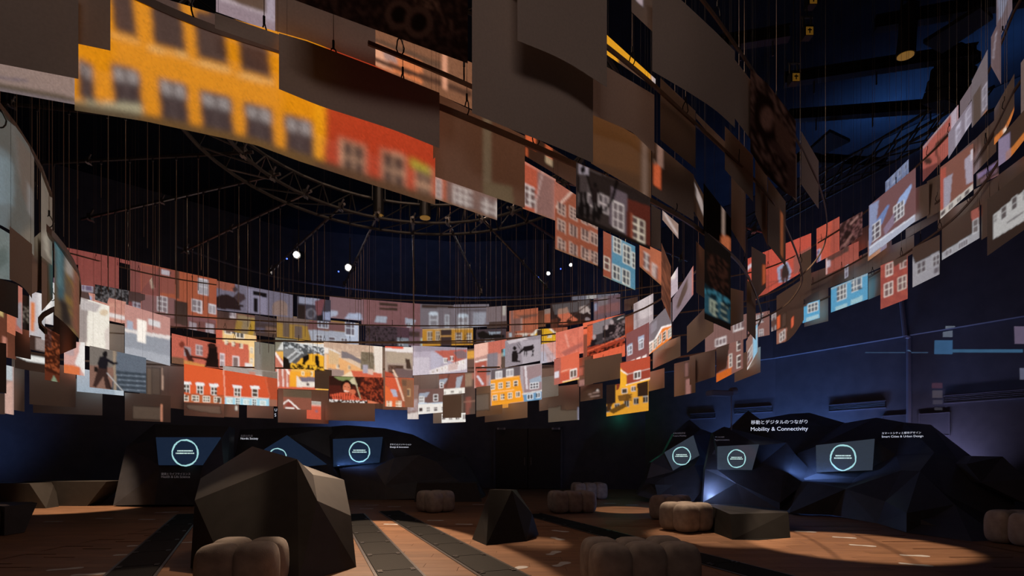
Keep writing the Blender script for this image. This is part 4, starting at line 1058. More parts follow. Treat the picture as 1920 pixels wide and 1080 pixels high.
def fisherman():
    p = [('b', '56606c'), ('p', '6b645e', 168, 645, 220, 655, 216, 705, 168, 695), ('p', '7a5a4e', 168, 684, 217, 690, 214, 735, 168, 728), ('p', '3c4650', 214, 694, 275, 700, 275, 740, 208, 740)]
    for i in range(9):
        p.append(('l', 214 + i*2, 698 + i*4.6, 273, 702 + i*4.4, 1.6, '6c7884' if i % 2 else '2c343c'))
    p += [('l', 214, 652, 216, 735, 5, '8a7a68'), ('e', 197, 664, 4.6, 6, '141214'), ('p', '17151a', 187, 668, 199, 668, 203, 680, 201, 692, 185, 690, 183, 680), ('l', 200, 674, 213, 682, 5, '15131a'), ('l', 213, 682, 219, 681, 4.5, '15131a'),
          ('p', '33221f', 184, 690, 201, 692, 206, 730, 198, 728, 194, 706, 180, 727, 174, 724), ('r', 177, 688, 183, 698, '1a1412'), ('l', 201, 700, 235, 738, 1.5, 'a8a8a8'), ('l', 202, 712, 208, 730, 4, '2a1c1a')]
    return p
S('F', 168, 274, 648, 671, 726, 738, 'printed photo of fisherman silhouette on boat by grey sea', fisherman(), off=-0.05, cell=1.3)
S('F', 144, 232, 690, 704, 734, 742, 'pale blue sheet strip peeking out below fisherman photo', [('b', '8e9ca8'), ('r', 215, 715, 232, 745, 'a8b4be')], off=-0.01)
S('F', 120, 159, 640, 642, 699, 705, 'peach sheet with orange bottom and white fold left of fisherman', [('b', 'c0938a'), ('p', 'c8683a', 118, 682, 151, 688, 150, 706, 118, 700), ('p', 'd8d4d0', 150, 640, 160, 640, 160, 708, 151, 690, 140, 682, 148, 660), ('p', 'a89090', 122, 640, 140, 640, 138, 668, 122, 664)], off=-0.03)
S('F', 55, 142, 676, 688, 758, 764, off=-0.02)
S('F', 62, 192, 700, 716, 774, 779, off=0.01)
S('F', 234, 320, 736, 742, 788, 792, 'brown sheet with paler rectangle, lowest below the grey drape', [('r', 250, 762, 302, 786, '43382f'), ('l', 303, 758, 303, 790, 2, 'b87a60')], off=0.0)
S('F', 262, 346, 674, 686, 758, 768, 'brown sheet with faint window bars right of fisherman photo', [('r', 276, 690, 283, 750, '4a3c30'), ('r', 286, 690, 300, 740, '3a3028'), ('l', 304, 690, 305, 730, 2.5, 'a88a78')], off=0.02)
S('F', 322, 412, 625, 646, 681, 691, 'printed photo of two people on salmon roof picture', [('b', 'ac5646'), ('r', 345, 650, 358, 668, '8f8488'), W(374, 657, 13, 20, 2, 2, 'b8aeb0', '7a6a6c'), ('e', 341, 646, 5, 6, '6a2c22'), ('p', '3a1c18', 344, 650, 352, 655, 358, 668, 364, 676, 358, 684, 350, 672), ('l', 358, 668, 388, 674, 4, '241410'), ('p', '120c0c', 391, 646, 407, 650, 411, 690, 384, 688, 390, 662), ('e', 397, 648, 8, 5, '241210'), ('r', 322, 670, 345, 690, '6a4a38'), ('p', 'b87a3c', 345, 675, 384, 684, 384, 692, 345, 686)], off=-0.02, cell=1.3)
S('F', 405, 481, 617, 630, 690, 699, 'cream tower and red brick houses picture right of printed couple', [('b', 'b55540'), ('p', 'd8b67c', 418, 610, 481, 618, 481, 648, 418, 640), ('p', '4a4a50', 420, 612, 442, 614, 442, 626, 420, 624), W(428, 622, 12, 9, 2, 1, 'f0e8d8', '6a5a50'), W(450, 628, 16, 14, 2, 1, 'f0e8d8', '4a4844'), W(425, 642, 7, 10, 2, 2, 'f0e4c8', '5a4a40'), W(438, 645, 7, 10, 2, 2, 'f0e4c8', '5a4a40'), W(452, 648, 7, 9, 2, 2, 'f0e4c8', '5a4a40'),
   ('p', 'e0bc80', 466, 640, 480, 642, 480, 692, 468, 692), W(472, 657, 6, 12, 2, 2, 'f0e4c8', '4a4038'), W(472, 676, 6, 10, 2, 2, 'f0e4c8', '4a4038'), W(416, 676, 12, 26, 1, 2, 'c8c4c8', '8a8488'), W(442, 680, 13, 26, 1, 1, 'c8c0c0', '6a5a58'), ('p', 'd8d0c8', 420, 690, 462, 694, 462, 702, 420, 700), ('p', 'd0ccc8', 460, 680, 474, 682, 474, 694, 460, 692)], off=0.01, cell=1.3)
S('F', 477, 515, 640, 646, 692, 697, 'plain olive grey sheet left of yellow arch photo', [('b', '5c5d52'), ('p', '70706a', 478, 640, 490, 642, 490, 700, 478, 700)], off=-0.01, blur=4)
S('F', 418, 520, 686, 697, 712, 716, 'grey flat roof picture strip above orange tiled roofs', [('b', '8c8b86'), ('l', 420, 696, 432, 708, 3, 'e8e4e0'), ('l', 424, 700, 492, 706, 4, 'b8b4ae'), ('r', 468, 698, 478, 712, 'b07060'), ('p', '5f6058', 492, 694, 522, 698, 522, 716, 492, 714)], off=0.0)
def orange_roofs():
    p = [('b', 'cc5228'), ('p', 'c44a26', 418, 680, 520, 700, 520, 765, 418, 748), ('p', 'a43f22', 500, 700, 522, 704, 522, 765, 506, 765), ('l', 419, 688, 422, 744, 2.2, 'e09a80'), ('l', 497, 708, 506, 745, 1.6, 'b85a3c')]
    p += [('p', 'a8552e', 345, 738, 420, 741, 421, 762, 345, 758), ('l', 345, 739, 420, 742, 1.6, '8a3c20'), ('p', '93c2d2', 422, 744, 504, 748, 504, 764, 422, 760), ('l', 422, 744, 504, 747, 2, 'd0b8a8'), ('p', '8a5a48', 504, 748, 520, 750, 520, 765, 504, 764)]
    for cx, cy in ((350, 726), (375, 728), (401, 730), (445, 733), (478, 734)):
        p += dormer(cx, cy, 15, 22)
    for cx, cy in ((347, 746), (366, 747), (387, 748.5), (408, 750)):
        p += [W(cx, cy, 13.5, 11, 3, 2, 'ece4d4', '4a3a30')]
    for cx, cy, a in ((431, 752, 0), (446, 753, 1), (462, 754, 0), (477, 755, 1), (493, 756, 0)):
        p += [W(cx, cy, 9 if a else 12, 15 if a else 10, 2, 3 if a else 1, 'e6ece8', '38444a' if a else 'b8c4c0')]
    return p
S('F', 345, 520, 682, 710, 754, 762, 'wide bright picture of orange tiled roofs with white dormers', orange_roofs(), off=-0.045, cell=1.15)
S('F', 516, 616, 633, 643, 730, 737, 'yellow house and red facade picture behind the arch photo', [('b', 'd8a040'), ('p', '6a6a5c', 513, 630, 560, 636, 540, 658, 513, 660), ('p', 'c8c8c4', 530, 640, 616, 645, 616, 662, 520, 656), ('p', 'b06050', 515, 658, 545, 690, 545, 732, 515, 728), ('l', 516, 662, 542, 700, 4, 'e8d8d0'), ('l', 520, 690, 522, 728, 2.5, 'e0cfc8'), ('l', 530, 690, 531, 728, 2.5, 'e0cfc8'), ('l', 538, 695, 539, 728, 2, 'e0cfc8'),
   ('p', 'e0981c', 543, 696, 600, 700, 600, 722, 543, 726), W(568, 700, 4, 8, 1, 1, 'f0e4c0', '8a6a30'), W(584, 701, 4, 8, 1, 1, 'f0e4c0', '8a6a30'), ('p', '5a5a6a', 560, 706, 600, 708, 600, 716, 566, 716), ('p', 'd8d0c4', 556, 704, 566, 716, 600, 716, 600, 728, 556, 726), ('p', '4a4448', 574, 718, 580, 718, 580, 723, 574, 723), ('p', 'c0543a', 516, 725, 592, 726, 592, 740, 516, 738), ('r', 602, 664, 616, 706, 'e0c8a0')], off=0.015, cell=1.3)
def arch_photo():
    p = [('b', '4a4c4e'), ('p', '9aa0a2', 530, 640, 608, 650, 608, 664, 530, 654), ('k', 531, 636, 608, 664, 'b8c0c4', '40464a', 4), ('p', '6a6e70', 531, 652, 560, 656, 535, 694, 530, 694), ('l', 533, 688, 566, 660, 3, 'a8aeb0'), ('l', 533, 676, 556, 658, 2, 'd0d4d4'), ('p', '16120e', 531, 668, 540, 672, 548, 694, 531, 694)]
    p += [('p', 'dc9f10', 545, 692, 565, 672, 578, 664, 596, 663, 608, 668, 608, 696, 545, 694), ('p', '0f0b08', 568, 668, 580, 664, 580, 674, 573, 680, 571, 692, 566, 692), ('p', '0f0b08', 590, 666, 598, 668, 599, 692, 594, 693, 591, 680), ('k', 545, 684, 608, 696, 'e0a818', '2a1c08', 3)]
    return p
S('F', 531, 608, 640, 652, 690, 695, 'printed photo of dark figures under arch on yellow picture', arch_photo(), off=-0.03, cell=1.2)
S('F', 607, 717, 641, 650, 704, 709, 'cream rooftops picture with grey slate roofs and tree', [('b', 'cbb096'), ('p', 'b49a86', 607, 638, 700, 644, 700, 670, 607, 664), ('k', 607, 640, 700, 660, 'c0a690', 'b09480', 5), ('p', 'd8cfc6', 607, 650, 626, 656, 640, 664, 607, 662), ('p', '6a6468', 640, 658, 650, 660, 684, 678, 684, 686, 655, 672, 640, 672), ('p', 'd8a068', 612, 664, 640, 672, 682, 694, 682, 702, 612, 704), ('p', 'c4a47c', 616, 655, 636, 664, 636, 684, 616, 682), W(634, 687, 6, 8, 2, 1, 'e8dcc8', '5a4a40'), W(655, 689, 5, 8, 2, 1, 'd8c0a0', '4a3c34'),
   ('k', 676, 660, 702, 694, '58503f', '6e6454', 4), ('p', 'd4c8bc', 700, 648, 718, 650, 718, 706, 704, 706), ('p', '8a7670', 615, 690, 645, 694, 645, 706, 615, 706), ('p', 'dcc4a4', 640, 706, 660, 694, 668, 706), ('p', 'c0543a', 658, 694, 716, 700, 716, 712, 664, 710), ('r', 680, 684, 690, 700, '9a94a0'), ('r', 690, 692, 699, 702, 'c8a898')], off=-0.01, cell=1.2)
def stripes():
    p = [('b', '451812'), ('k', 672, 706, 720, 758, '8a3018', '3a1410', 4), ('p', '2a120e', 618, 706, 676, 708, 676, 726, 618, 722), ('p', '6a7a48', 626, 706, 664, 707, 650, 716, 634, 712), ('p', 'b8b090', 652, 716, 664, 707, 670, 722, 662, 720)]
    p += [('e', 650, 724, 10, 12, '1a0c0a'), ('e', 650, 727, 7, 9.5, 'c06a4a'), ('l', 646, 733, 653, 734, 1.6, 'f0d8c8'), ('l', 646, 725, 648, 725, 1.2, '200e0a'), ('l', 653, 726, 655, 726, 1.2, '200e0a'),
          ('p', 'cc4c30', 618, 740, 640, 736, 662, 738, 668, 744, 660, 750, 625, 749), ('e', 661, 735, 6, 5, 'b85a3c'), ('p', 'cc4c30', 660, 742, 700, 754, 690, 757, 655, 750)]
    for i in range(9): p.append(('l', 621 + i*4.6, 738, 623 + i*4.2, 750, 1.4, '3a1410'))
    for i in range(5): p.append(('l', 664 + i*5, 743 + i*2, 668 + i*6, 752 + i, 1.3, '3a1410'))
    p += [('k', 617, 750, 700, 757, 'e0dcd8', '302018', 3), ('l', 664, 708, 676, 748, 2, 'a89878'), ('p', 'c86a4a', 690, 750, 712, 756, 690, 758)]
    return p
S('F', 617, 719, 705, 708, 754, 757, 'printed photo of person in red striped top leaning on arms', stripes(), off=-0.06, cell=1.1)
S('F', 531, 584, 730, 733, 766, 769, 'red gable picture with white edges in lower row', [('b', '7a4436'), ('r', 531, 729, 584, 745, '4a4032'), ('p', '7c2c24', 535, 766, 540, 750, 548, 754, 562, 768), ('l', 531, 757, 541, 750, 2.5, 'e0d8d0'), ('l', 541, 750, 562, 769, 2.5, 'e8e0d8'), ('r', 535, 764, 552, 768, 'd8d0c8')], off=-0.03, cell=1.2)
S('F', 575, 602, 751, 753, 785, 787, 'small bright red sheet with white top in lower row', [('b', 'bc4c36'), ('r', 570, 748, 602, 759, '9a9890'), ('l', 575, 760, 602, 761, 2, 'e8a898'), ('e', 594, 771, 3, 2.5, '7a5a68')], off=-0.02)
S('F', 521, 616, 728, 732, 792, 795)
S('F', 610, 703, 750, 752, 788, 790, off=-0.01)
S('F', 590, 622, 690, 694, 728, 730, 'dark brown blank sheet between yellow arch photo and striped top photo', [('b', '1c140e')], off=-0.025)
S('F', 722, 774, 649, 651, 706, 709, 'beige photo sheet with bush and dark standing figure', [('b', '9c8a7e'), ('p', 'd8d0cc', 722, 645, 775, 648, 775, 662, 722, 658), ('p', 'c84a34', 722, 646, 756, 649, 756, 655, 722, 652), ('p', 'a0907e', 725, 660, 770, 662, 772, 682, 725, 680), ('k', 728, 684, 756, 700, '2a1c18', '5a443c', 4), ('p', '1a1212', 760, 672, 768, 674, 772, 692, 762, 692), ('p', '5a4a4c', 740, 690, 775, 694, 775, 710, 745, 710), ('p', 'a03c28', 722, 696, 736, 700, 742, 710, 722, 710), ('l', 737, 694, 746, 710, 3, 'd8b8a0')], off=-0.02, cell=1.2)
S('F', 771, 876, 648, 652, 704, 698, 'lavender picture of red roofs and rows of white houses', [('b', 'a39aa8'), ('p', 'a85044', 812, 656, 876, 652, 876, 690, 836, 674), ('p', 'b8b0ba', 772, 670, 806, 670, 806, 704, 772, 706), ('p', 'a8a4b4', 808, 658, 838, 674, 818, 692, 808, 692), ('p', 'd0c8ca', 806, 694, 876, 672, 876, 692, 806, 704), ('p', '8a8290', 771, 646, 876, 648, 876, 655, 771, 660)] + [W(836, 676, 7, 9, 2, 1, 'f0ece8', '4a4048'), W(847, 672, 7, 9, 2, 1, 'f0ece8', '4a4048')] + [W(812 + i*8, 697 - i*2.6, 4.5, 7, 2, 1, 'e8e0d8', '6a5a58') for i in range(8)] + [('p', '705a60', 850, 660, 866, 656, 876, 662, 876, 672, 858, 672), ('p', 'c0a8a4', 840, 684, 858, 678, 858, 692, 840, 696)], off=-0.015, cell=1.2)
S('F', 722, 776, 707, 709, 762, 764, 'orange house picture with brown roof and white windows', [('b', '9a4a30'), ('p', 'cf5c2c', 722, 722, 740, 736, 752, 764, 722, 764), ('p', 'c04a2c', 722, 706, 744, 706, 752, 730, 738, 738, 722, 720), ('l', 742, 706, 757, 750, 3.5, 'd8b098'), ('p', '7a5038', 752, 710, 776, 712, 776, 764, 760, 764), ('p', 'a0a4b4', 732, 730, 742, 730, 746, 744, 738, 744), W(730, 757, 9, 11, 3, 2, 'f0e4d0', 'b08868'), W(747, 757, 11, 12, 3, 2, 'f0e4d0', 'b08868'), W(758, 718, 8, 10, 1, 1, '5a4030', '5a4030'), W(766, 736, 6, 14, 1, 2, 'c8a070', '5a4a40')], off=-0.025, cell=1.2)
S('F', 764, 785, 722, 722, 786, 786, 'narrow white and brown house strip in lower row', [('b', '6a5450'), ('p', 'c0b8b4', 764, 776, 785, 772, 785, 788, 764, 788), ('p', '8a7a7c', 764, 750, 785, 748, 785, 770, 764, 772), ('l', 770, 772, 780, 750, 1.5, 'a8a0a0')], off=0.0)
S('F', 784, 832, 730, 728, 777, 773, 'white house picture with brown roof and dormers in lower row', [('b', '5c4240'), ('p', 'd8d4ce', 784, 757, 832, 754, 832, 778, 784, 780), ('l', 784, 757, 832, 755, 2, 'a8b8c8')] + [('p', '8a94a4', 786, 738, 806, 735, 800, 744, 786, 746), W(791, 749, 10, 13, 3, 2, 'e8e8e8', '3a3438'), W(817, 746, 8, 13, 2, 2, 'e0e0e0', '3a3438')] + [W(789 + i*14, 768 - i*0.6, 8, 9, 2, 2, 'e0dcd8', '302c30') for i in range(4)], off=-0.035, cell=1.1)
S('F', 823, 872, 702, 699, 741, 737, 'red brown roof picture with grey dormers over white wall', [('b', '6f3a32'), ('l', 842, 700, 836, 728, 3, '4f2a26'), ('p', '8f98a4', 824, 712, 840, 709, 834, 720, 824, 722), W(828, 722, 7, 11, 2, 2, 'e8e8e8', '403a40'), ('p', '949aa4', 856, 708, 868, 704, 862, 728, 854, 728), ('p', 'dcd8d0', 823, 730, 872, 727, 872, 742, 823, 744)] + [W(833 + i*15, 736 - i*0.6, 8, 6, 2, 2, 'e4e0d8', '302c2c') for i in range(3)], off=-0.03, cell=1.1)
S('F', 830, 865, 742, 740, 784, 783, off=-0.045)
S('F', 828, 873, 776, 774, 793, 791, 'white window strip at very bottom of lower row', [('b', 'd8d6d0')] + [W(832 + i*13, 783 - i*0.5, 8, 10, 2, 2, 'e0dcd8', '3a3438') for i in range(4)], off=-0.01, cell=1.1)
S('F', 812, 872, 730, 728, 794, 792, off=0.02)
S('F', 869, 891, 655, 653, 778, 776, 'dark red strip crossed by thin rails beside yellow house', [('b', '241815'), ('r', 869, 700, 890, 712, '8a4a3c'), ('r', 873, 744, 880, 780, '6a2e26'), ('r', 880, 744, 884, 764, '6a2e26'), ('r', 871, 700, 885, 724, '7a6450'), ('r', 873, 658, 890, 672, 'c08818'), ('l', 869, 754, 891, 752, 1.2, '8a6050'), ('l', 869, 680, 891, 678, 1.2, 'a8684a'), ('l', 869, 690, 891, 688, 1.2, '6a5040')], off=0.02)
S('F', 775, 826, 704, 702, 730, 729, off=0.03)
def salmon_roofs():
    return [('b', 'a88078'), ('p', 'd8a898', 890, 644, 915, 640, 915, 664, 890, 672), ('p', 'b05a4c', 915, 640, 950, 634, 950, 660, 915, 666), ('p', '6e6a74', 914, 664, 934, 660, 932, 700, 912, 704), ('p', '9a4438', 890, 680, 912, 676, 912, 728, 892, 732), ('l', 892, 678, 912, 674, 2.5, 'e8dcd4'), ('l', 896, 706, 905, 720, 4, 'c8c4cc'), ('p', '8f8a92', 920, 700, 950, 694, 950, 728, 914, 730), ('e', 906, 688, 3, 2.5, 'c8c0c8')]
S('F', 889, 950, 646, 636, 728, 722, 'salmon and grey roofs picture left of reindeer photo', salmon_roofs(), off=0.0, cell=1.3)
def yellow_eight():
    p = [('b', '9a8f94'), ('p', '4c4850', 921, 690, 975, 680, 975, 708, 921, 714), ('p', 'e09018', 919, 714, 974, 704, 984, 752, 922, 762), ('l', 920, 713, 974, 705, 2, 'e8a860'), ('l', 923, 736, 963, 731, 1.6, 'f0b070'), ('p', '8a7478', 980, 690, 1016, 682, 1016, 738, 984, 746), ('l', 985, 688, 988, 728, 4, 'c8c0c4'), ('p', '8a98a8', 992, 712, 1014, 704, 1016, 716, 994, 718), ('p', '5686a8', 980, 740, 1016, 733, 1016, 756, 984, 760), ('l', 980, 739, 1016, 732, 2.5, 'c8c4c0')]
    p += [W(935, 703, 13, 14, 2, 1, 'd8d4d4', 'a8a4a8'), W(956, 699, 14, 14, 2, 1, 'd8d4d4', '9a969a')]
    for i in range(4):
        p += [W(924 + i*14.3, 725 - i*2.0, 8, 11, 2, 2, 'ece0cc', '4a3c34'), W(928 + i*14.3, 746 - i*2.2, 8, 11, 2, 2, 'ece0cc', '4a3c34')]
    return p + [W(1002, 723, 17, 12, 3, 2, 'e8e8ea', '3c3c48'), W(994, 744, 11, 11, 2, 1, 'e8ecf0', '30404c'), W(1009, 741, 9, 11, 2, 1, 'e8ecf0', '30404c'), ('l', 926, 754, 960, 750, 1.2, 'b87a20')]
S('F', 920, 1016, 694, 681, 761, 749, 'bright yellow house picture with eight windows and blue neighbour', yellow_eight(), off=-0.05, cell=1.05)
def reindeer():
    p = [('b', '7d7882'), ('p', '93909a', 975, 640, 1013, 636, 1014, 680, 980, 684), ('e', 965, 653, 3.2, 4, '141114'), ('p', '141114', 961, 658, 969, 657, 972, 668, 970, 676, 976, 676, 975, 679, 960, 679, 959, 668), ('l', 967, 664, 974, 662, 2, '141114')]
    p += [('p', '141115', 982, 650, 1000, 646, 1002, 652, 998, 657, 984, 659, 980, 656), ('l', 982, 654, 975, 661, 4, '141115')]
    for x0, x1 in ((984, 983), (988, 987), (998, 1000), (1001, 997)): p.append(('l', x0, 656, x1, 668, 1.6, '141115'))
    p += [('l', 978, 657, 972, 650, 1, '201c20'), ('l', 972, 650, 970, 645, 1, '201c20'), ('l', 979, 656, 977, 648, 1, '201c20'), ('l', 977, 648, 972, 643, 1, '201c20'), ('p', 'b0aab0', 950, 640, 984, 632, 990, 636, 955, 645)]
    return p
S('F', 947, 1014, 639, 628, 689, 676, 'printed photo of kneeling person feeding a reindeer', reindeer(), off=-0.045, cell=1.0)
S('F', 1013, 1043, 646, 640, 682, 677, 'half timbered house picture right of reindeer photo', [('b', 'a8959a'), ('p', 'c08478', 1020, 640, 1043, 638, 1043, 672), ('l', 1018, 650, 1035, 680, 1.5, '7a666a'), ('l', 1020, 668, 1040, 662, 1.5, '7a666a'), ('p', '9a9aa8', 1013, 660, 1022, 658, 1028, 684, 1013, 684)], off=0.01)
S('F', 1042, 1094, 624, 611, 672, 662, 'glowing salmon tiled wall picture right of half timbered house', [('b', 'c66654'), ('k', 1042, 610, 1094, 680, 'cb6c58', 'bf604e', 8), ('p', '9a5048', 1052, 660, 1094, 640, 1094, 648, 1060, 668), ('l', 1060, 626, 1066, 650, 2, 'd89a8a')], off=-0.01)
S('F', 1039, 1086, 674, 659, 722, 711, 'red roof picture with white dormer and yellow wall strip', [('b', 'b84a34'), ('p', 'c85a40', 1052, 660, 1086, 652, 1086, 694, 1052, 700), ('p', '9a5046', 1039, 674, 1052, 670, 1050, 722, 1039, 724), W(1075, 700, 13, 17, 2, 1, 'e8e0d8', '4a3834'), ('l', 1053, 697, 1070, 691, 1.8, 'd89880'), ('p', 'd8a030', 1055, 717, 1086, 709, 1086, 714, 1055, 722), ('l', 1055, 716, 1086, 708, 1.5, 'e8dcc8'), ('r', 1040, 697, 1048, 708, 'c8c4cc')], off=-0.03, cell=1.2)
S('F', 1013, 1047, 708, 703, 747, 742, 'plain olive grey sheet right of bright yellow house picture', [('b', '49463f')], off=-0.02)
S('F', 1013, 1042, 692, 686, 710, 705, off=0.01)
S('F', 1028, 1086, 726, 720, 792, 787, 'grey brown blank sheet with olive lower half, lowest row', [('p', '413c33', 1028, 766, 1052, 762, 1052, 770, 1086, 769, 1086, 792, 1028, 795), ('l', 1084, 764, 1085, 787, 2, '8a90a8')], off=0.0)
S('F', 1011, 1056, 742, 738, 771, 764, off=0.01)
S('F', 1096, 1166, 676, 662, 722, 709, off=-0.035)
S('F', 1083, 1112, 672, 666, 726, 720, 'brown sheet crossed by short rails below orange photo', [('r', 1083, 690, 1093, 704, '8a4234'), ('r', 1086, 712, 1096, 724, '8a625c'), ('l', 1083, 690, 1096, 688, 1.5, '3a2420')], off=-0.02)
S('F', 1088, 1130, 724, 718, 753, 747, 'brown sheet with thin white scratch lines in lowest row', [('l', 1104, 739, 1124, 735, 1.5, '9a7e74'), ('l', 1108, 744, 1124, 741, 1.5, '9a7e74'), ('e', 1121, 732, 2.5, 1.5, 'd0c0b8')], off=-0.01)
S('F', 1093, 1172, 606, 588, 684, 668, 'orange glowing sheet behind dark market photo', [('b', 'c8583a'), ('p', '4a2e22', 1092, 628, 1102, 626, 1102, 668, 1092, 672)], off=0.0)
def market():
    p = [('b', '2e2a2e'), ('p', 'b84420', 1101, 612, 1118, 606, 1116, 640, 1101, 650), ('p', '6a666c', 1112, 600, 1150, 590, 1140, 620, 1112, 630), ('k', 1130, 605, 1173, 645, '6a5a5e', '1c181c', 3.5)]
    for cx, cy in ((1114, 632), (1137, 614), (1147, 604)): p += [('e', cx, cy, 3.2, 4.5, '8f8488'), ('p', '141015', cx - 6, cy + 5, cx + 5, cy + 4, cx + 7, cy + 18, cx - 7, cy + 20)]
    p += [('l', 1118, 644, 1148, 632, 4, '3a3438'), ('p', '8a2a18', 1101, 652, 1172, 634, 1172, 648, 1101, 670), ('k', 1101, 650, 1172, 668, '9a3018', '2a0e0a', 4), ('l', 1101, 659, 1172, 630, 2, 'c8502e'), ('p', '2a282a', 1156, 594, 1170, 589, 1170, 600, 1156, 607), ('l', 1157, 599, 1169, 594, 1.2, 'b8b8b8')]
    return p
S('F', 1101, 1172, 610, 588, 669, 646, 'dark printed photo of people at a market with red foreground', market(), off=-0.03, cell=1.1)
S('F', 1174, 1217, 626, 604, 694, 676, 'red brick attic picture with two white dormers', [('b', '6e3c40'), ('p', '8f9ab0', 1176, 648, 1186, 642, 1186, 650, 1176, 658), ('p', '9aa4ba', 1197, 632, 1208, 627, 1208, 638, 1197, 642), W(1181, 657, 9, 17, 2, 2, 'e0e4ee', '403a48'), W(1202, 645, 9, 19, 2, 3, 'e8ecf4', '403a48'), ('p', 'b8503a', 1176, 690, 1217, 672, 1217, 690, 1176, 700)] + [W(1186 + i*11, 681 - i*4.6, 8, 11, 2, 1, 'ece4e0', 'c8bcb8') for i in range(3)], off=-0.03, cell=1.1)
S('F', 1163, 1219, 681, 668, 728, 713, 'red roof picture with white window above yellow hand photo', [('b', 'a83c26'), ('p', '8a3022', 1172, 704, 1219, 690, 1219, 714, 1172, 726), ('p', 'e0a020', 1163, 690, 1175, 700, 1175, 730, 1163, 730), ('l', 1164, 694, 1176, 702, 2, 'ece4d8'), ('l', 1176, 702, 1219, 691, 1.8, 'c8b8b0'), W(1195, 703, 13, 15, 2, 1, 'ece8e4', '403434'), ('p', 'e0a020', 1166, 724, 1219, 710, 1219, 716, 1166, 732), ('l', 1174, 722, 1219, 709, 1.6, 'e8dcd0')], off=-0.045, cell=1.1)
def hand_photo():
    p = [('b', 'c88a16'), ('p', '1d1413', 1137, 716, 1155, 714, 1154, 756, 1137, 758), ('p', '6a2418', 1155, 714, 1166, 712, 1160, 730, 1155, 732), ('p', '2a1a12', 1194, 716, 1215, 712, 1215, 742, 1196, 744), W(1171, 733, 11, 10, 2, 1, 'b8b4b0', '3a3430'), W(1188, 729, 9, 10, 2, 1, 'c0bcb8', '4a4440')]
    for cx, cy in ((1141, 767), (1157, 763), (1175, 757), (1193, 752), (1210, 749)): p.append(W(cx, cy, 10, 13, 2, 1, '8a8680', '2a241e'))
    p += [('p', '6a4414', 1158, 742, 1178, 738, 1184, 744, 1176, 752, 1160, 752)]
    for i in range(4): p.append(('l', 1174, 741 + i*3, 1184, 740 + i*3.4, 2.4, '5a3a12'))
    p += [('p', '5a3c10', 1140, 770, 1170, 756, 1176, 762, 1150, 776), ('p', '3a2410', 1137, 758, 1150, 756, 1140, 772)]
    return p
S('F', 1137, 1216, 722, 714, 781, 770, 'yellow printed photo of hand over houses, lowest sheet by green glow', hand_photo(), off=-0.035, cell=1.1)
S('F', 1188, 1225, 570, 550, 622, 604, 'pale lavender white draped sheet left of orange pediment house', [('b', '9b9094'), ('p', 'b8aeb0', 1196, 560, 1220, 552, 1222, 590, 1200, 600), ('l', 1192, 570, 1196, 620, 3, '7a7074')], off=0.0)
def pediment():
    p = [('b', '625e66'), ('p', 'd8701a', 1213, 648, 1228, 640, 1240, 616, 1258, 610, 1260, 634, 1214, 668), ('l', 1214, 645, 1228, 638, 3, 'ece4e0'), ('l', 1228, 638, 1241, 614, 3, 'ece4e0'), ('l', 1241, 614, 1259, 609, 3, 'ece4e0'), ('r', 1220, 605, 1231, 622, '7a7680')]
    for cx, cy in ((1220, 652), (1229, 644), (1237, 636), (1246, 630), (1256, 624)): p.append(W(cx, cy, 7.5, 18, 2, 3, 'ece4d8', '4a4038'))
    return p
S('F', 1213, 1259, 612, 566, 668, 634, 'orange pediment house picture with white arches at right bend', pediment(), off=-0.02, cell=1.1)
S('F', 1216, 1246, 698, 690, 734, 727, off=0.01)
S('F', 1226, 1276, 660, 646, 690, 668, off=0.0)
S('F', 1160, 1190, 600, 585, 640, 626, off=0.03)
S('F', 893, 942, 726, 720, 782, 776, 'grey olive blank sheet under salmon roofs picture', [('p', '433f3a', 892, 742, 916, 738, 916, 768, 892, 770)], off=-0.02)
S('F', 915, 953, 752, 746, 768, 764, 'small white shop strip under bright yellow house picture', [('b', '8a8078'), ('p', 'd0ccc4', 915, 764, 940, 760, 940, 768, 915, 770), ('r', 938, 748, 953, 766, 'b87a28')], off=-0.01)
S('F', 909, 989, 752, 742, 792, 783, off=0.0)
S('F', 345, 420, 738, 742, 779, 783, 'brown sheet with faint grey patch below orange roofs', [('p', '453c33', 350, 758, 412, 762, 414, 776, 380, 772, 352, 766)], off=0.01)
S('F', 406, 448, 752, 754, 781, 783, 'short brown sheet with tiny window under orange roofs', [W(443, 765, 6, 8, 2, 2, 'c8c4b8', '6a665c')], off=0.02)
S('F', 463, 513, 752, 755, 783, 785, off=0.02)
S('F', 700, 724, 650, 651, 766, 768, off=0.03)
S('F', 718, 768, 752, 753, 768, 769, off=0.02)
S('F', 940, 953, 655, 652, 700, 697, 'small teal edged dark sheet left of reindeer photo', [('b', '2a2422'), ('r', 938, 662, 946, 668, '8a8470'), ('r', 944, 640, 947, 668, '5aa8c0')], off=-0.015)

# ------------------------------------------------ far left and left cluster
S('LB', -20, 12, 640, 644, 730, 738)
S('F', 9, 26, 684, 688, 775, 778, 'pink and white narrow sheet at lower left edge', [('b', '9a8078'), ('r', 9, 680, 24, 712, 'a8b0b4'), ('p', 'b89488', 10, 720, 24, 715, 24, 780, 9, 780)], off=-0.03)
S('F', -30, 10, 736, 738, 775, 777, off=0.0)
S('F', 22, 46, 660, 664, 768, 772, off=-0.02)
S('F', 28, 88, 655, 664, 690, 700, 'brown sheet with bright white strip at left edge', [('p', 'd0d0cc', 30, 660, 86, 672, 86, 682, 54, 678, 30, 668)], off=-0.04)
S('LB', 55, 84, 545, 552, 632, 638, 'white sheet with blurred orange stripe left of red print', [('b', 'b0b0b4'), ('p', 'c87038', 57, 566, 66, 568, 64, 622, 57, 620), ('p', 'cfcfd0', 70, 545, 84, 548, 84, 600, 72, 590)], blur=2)
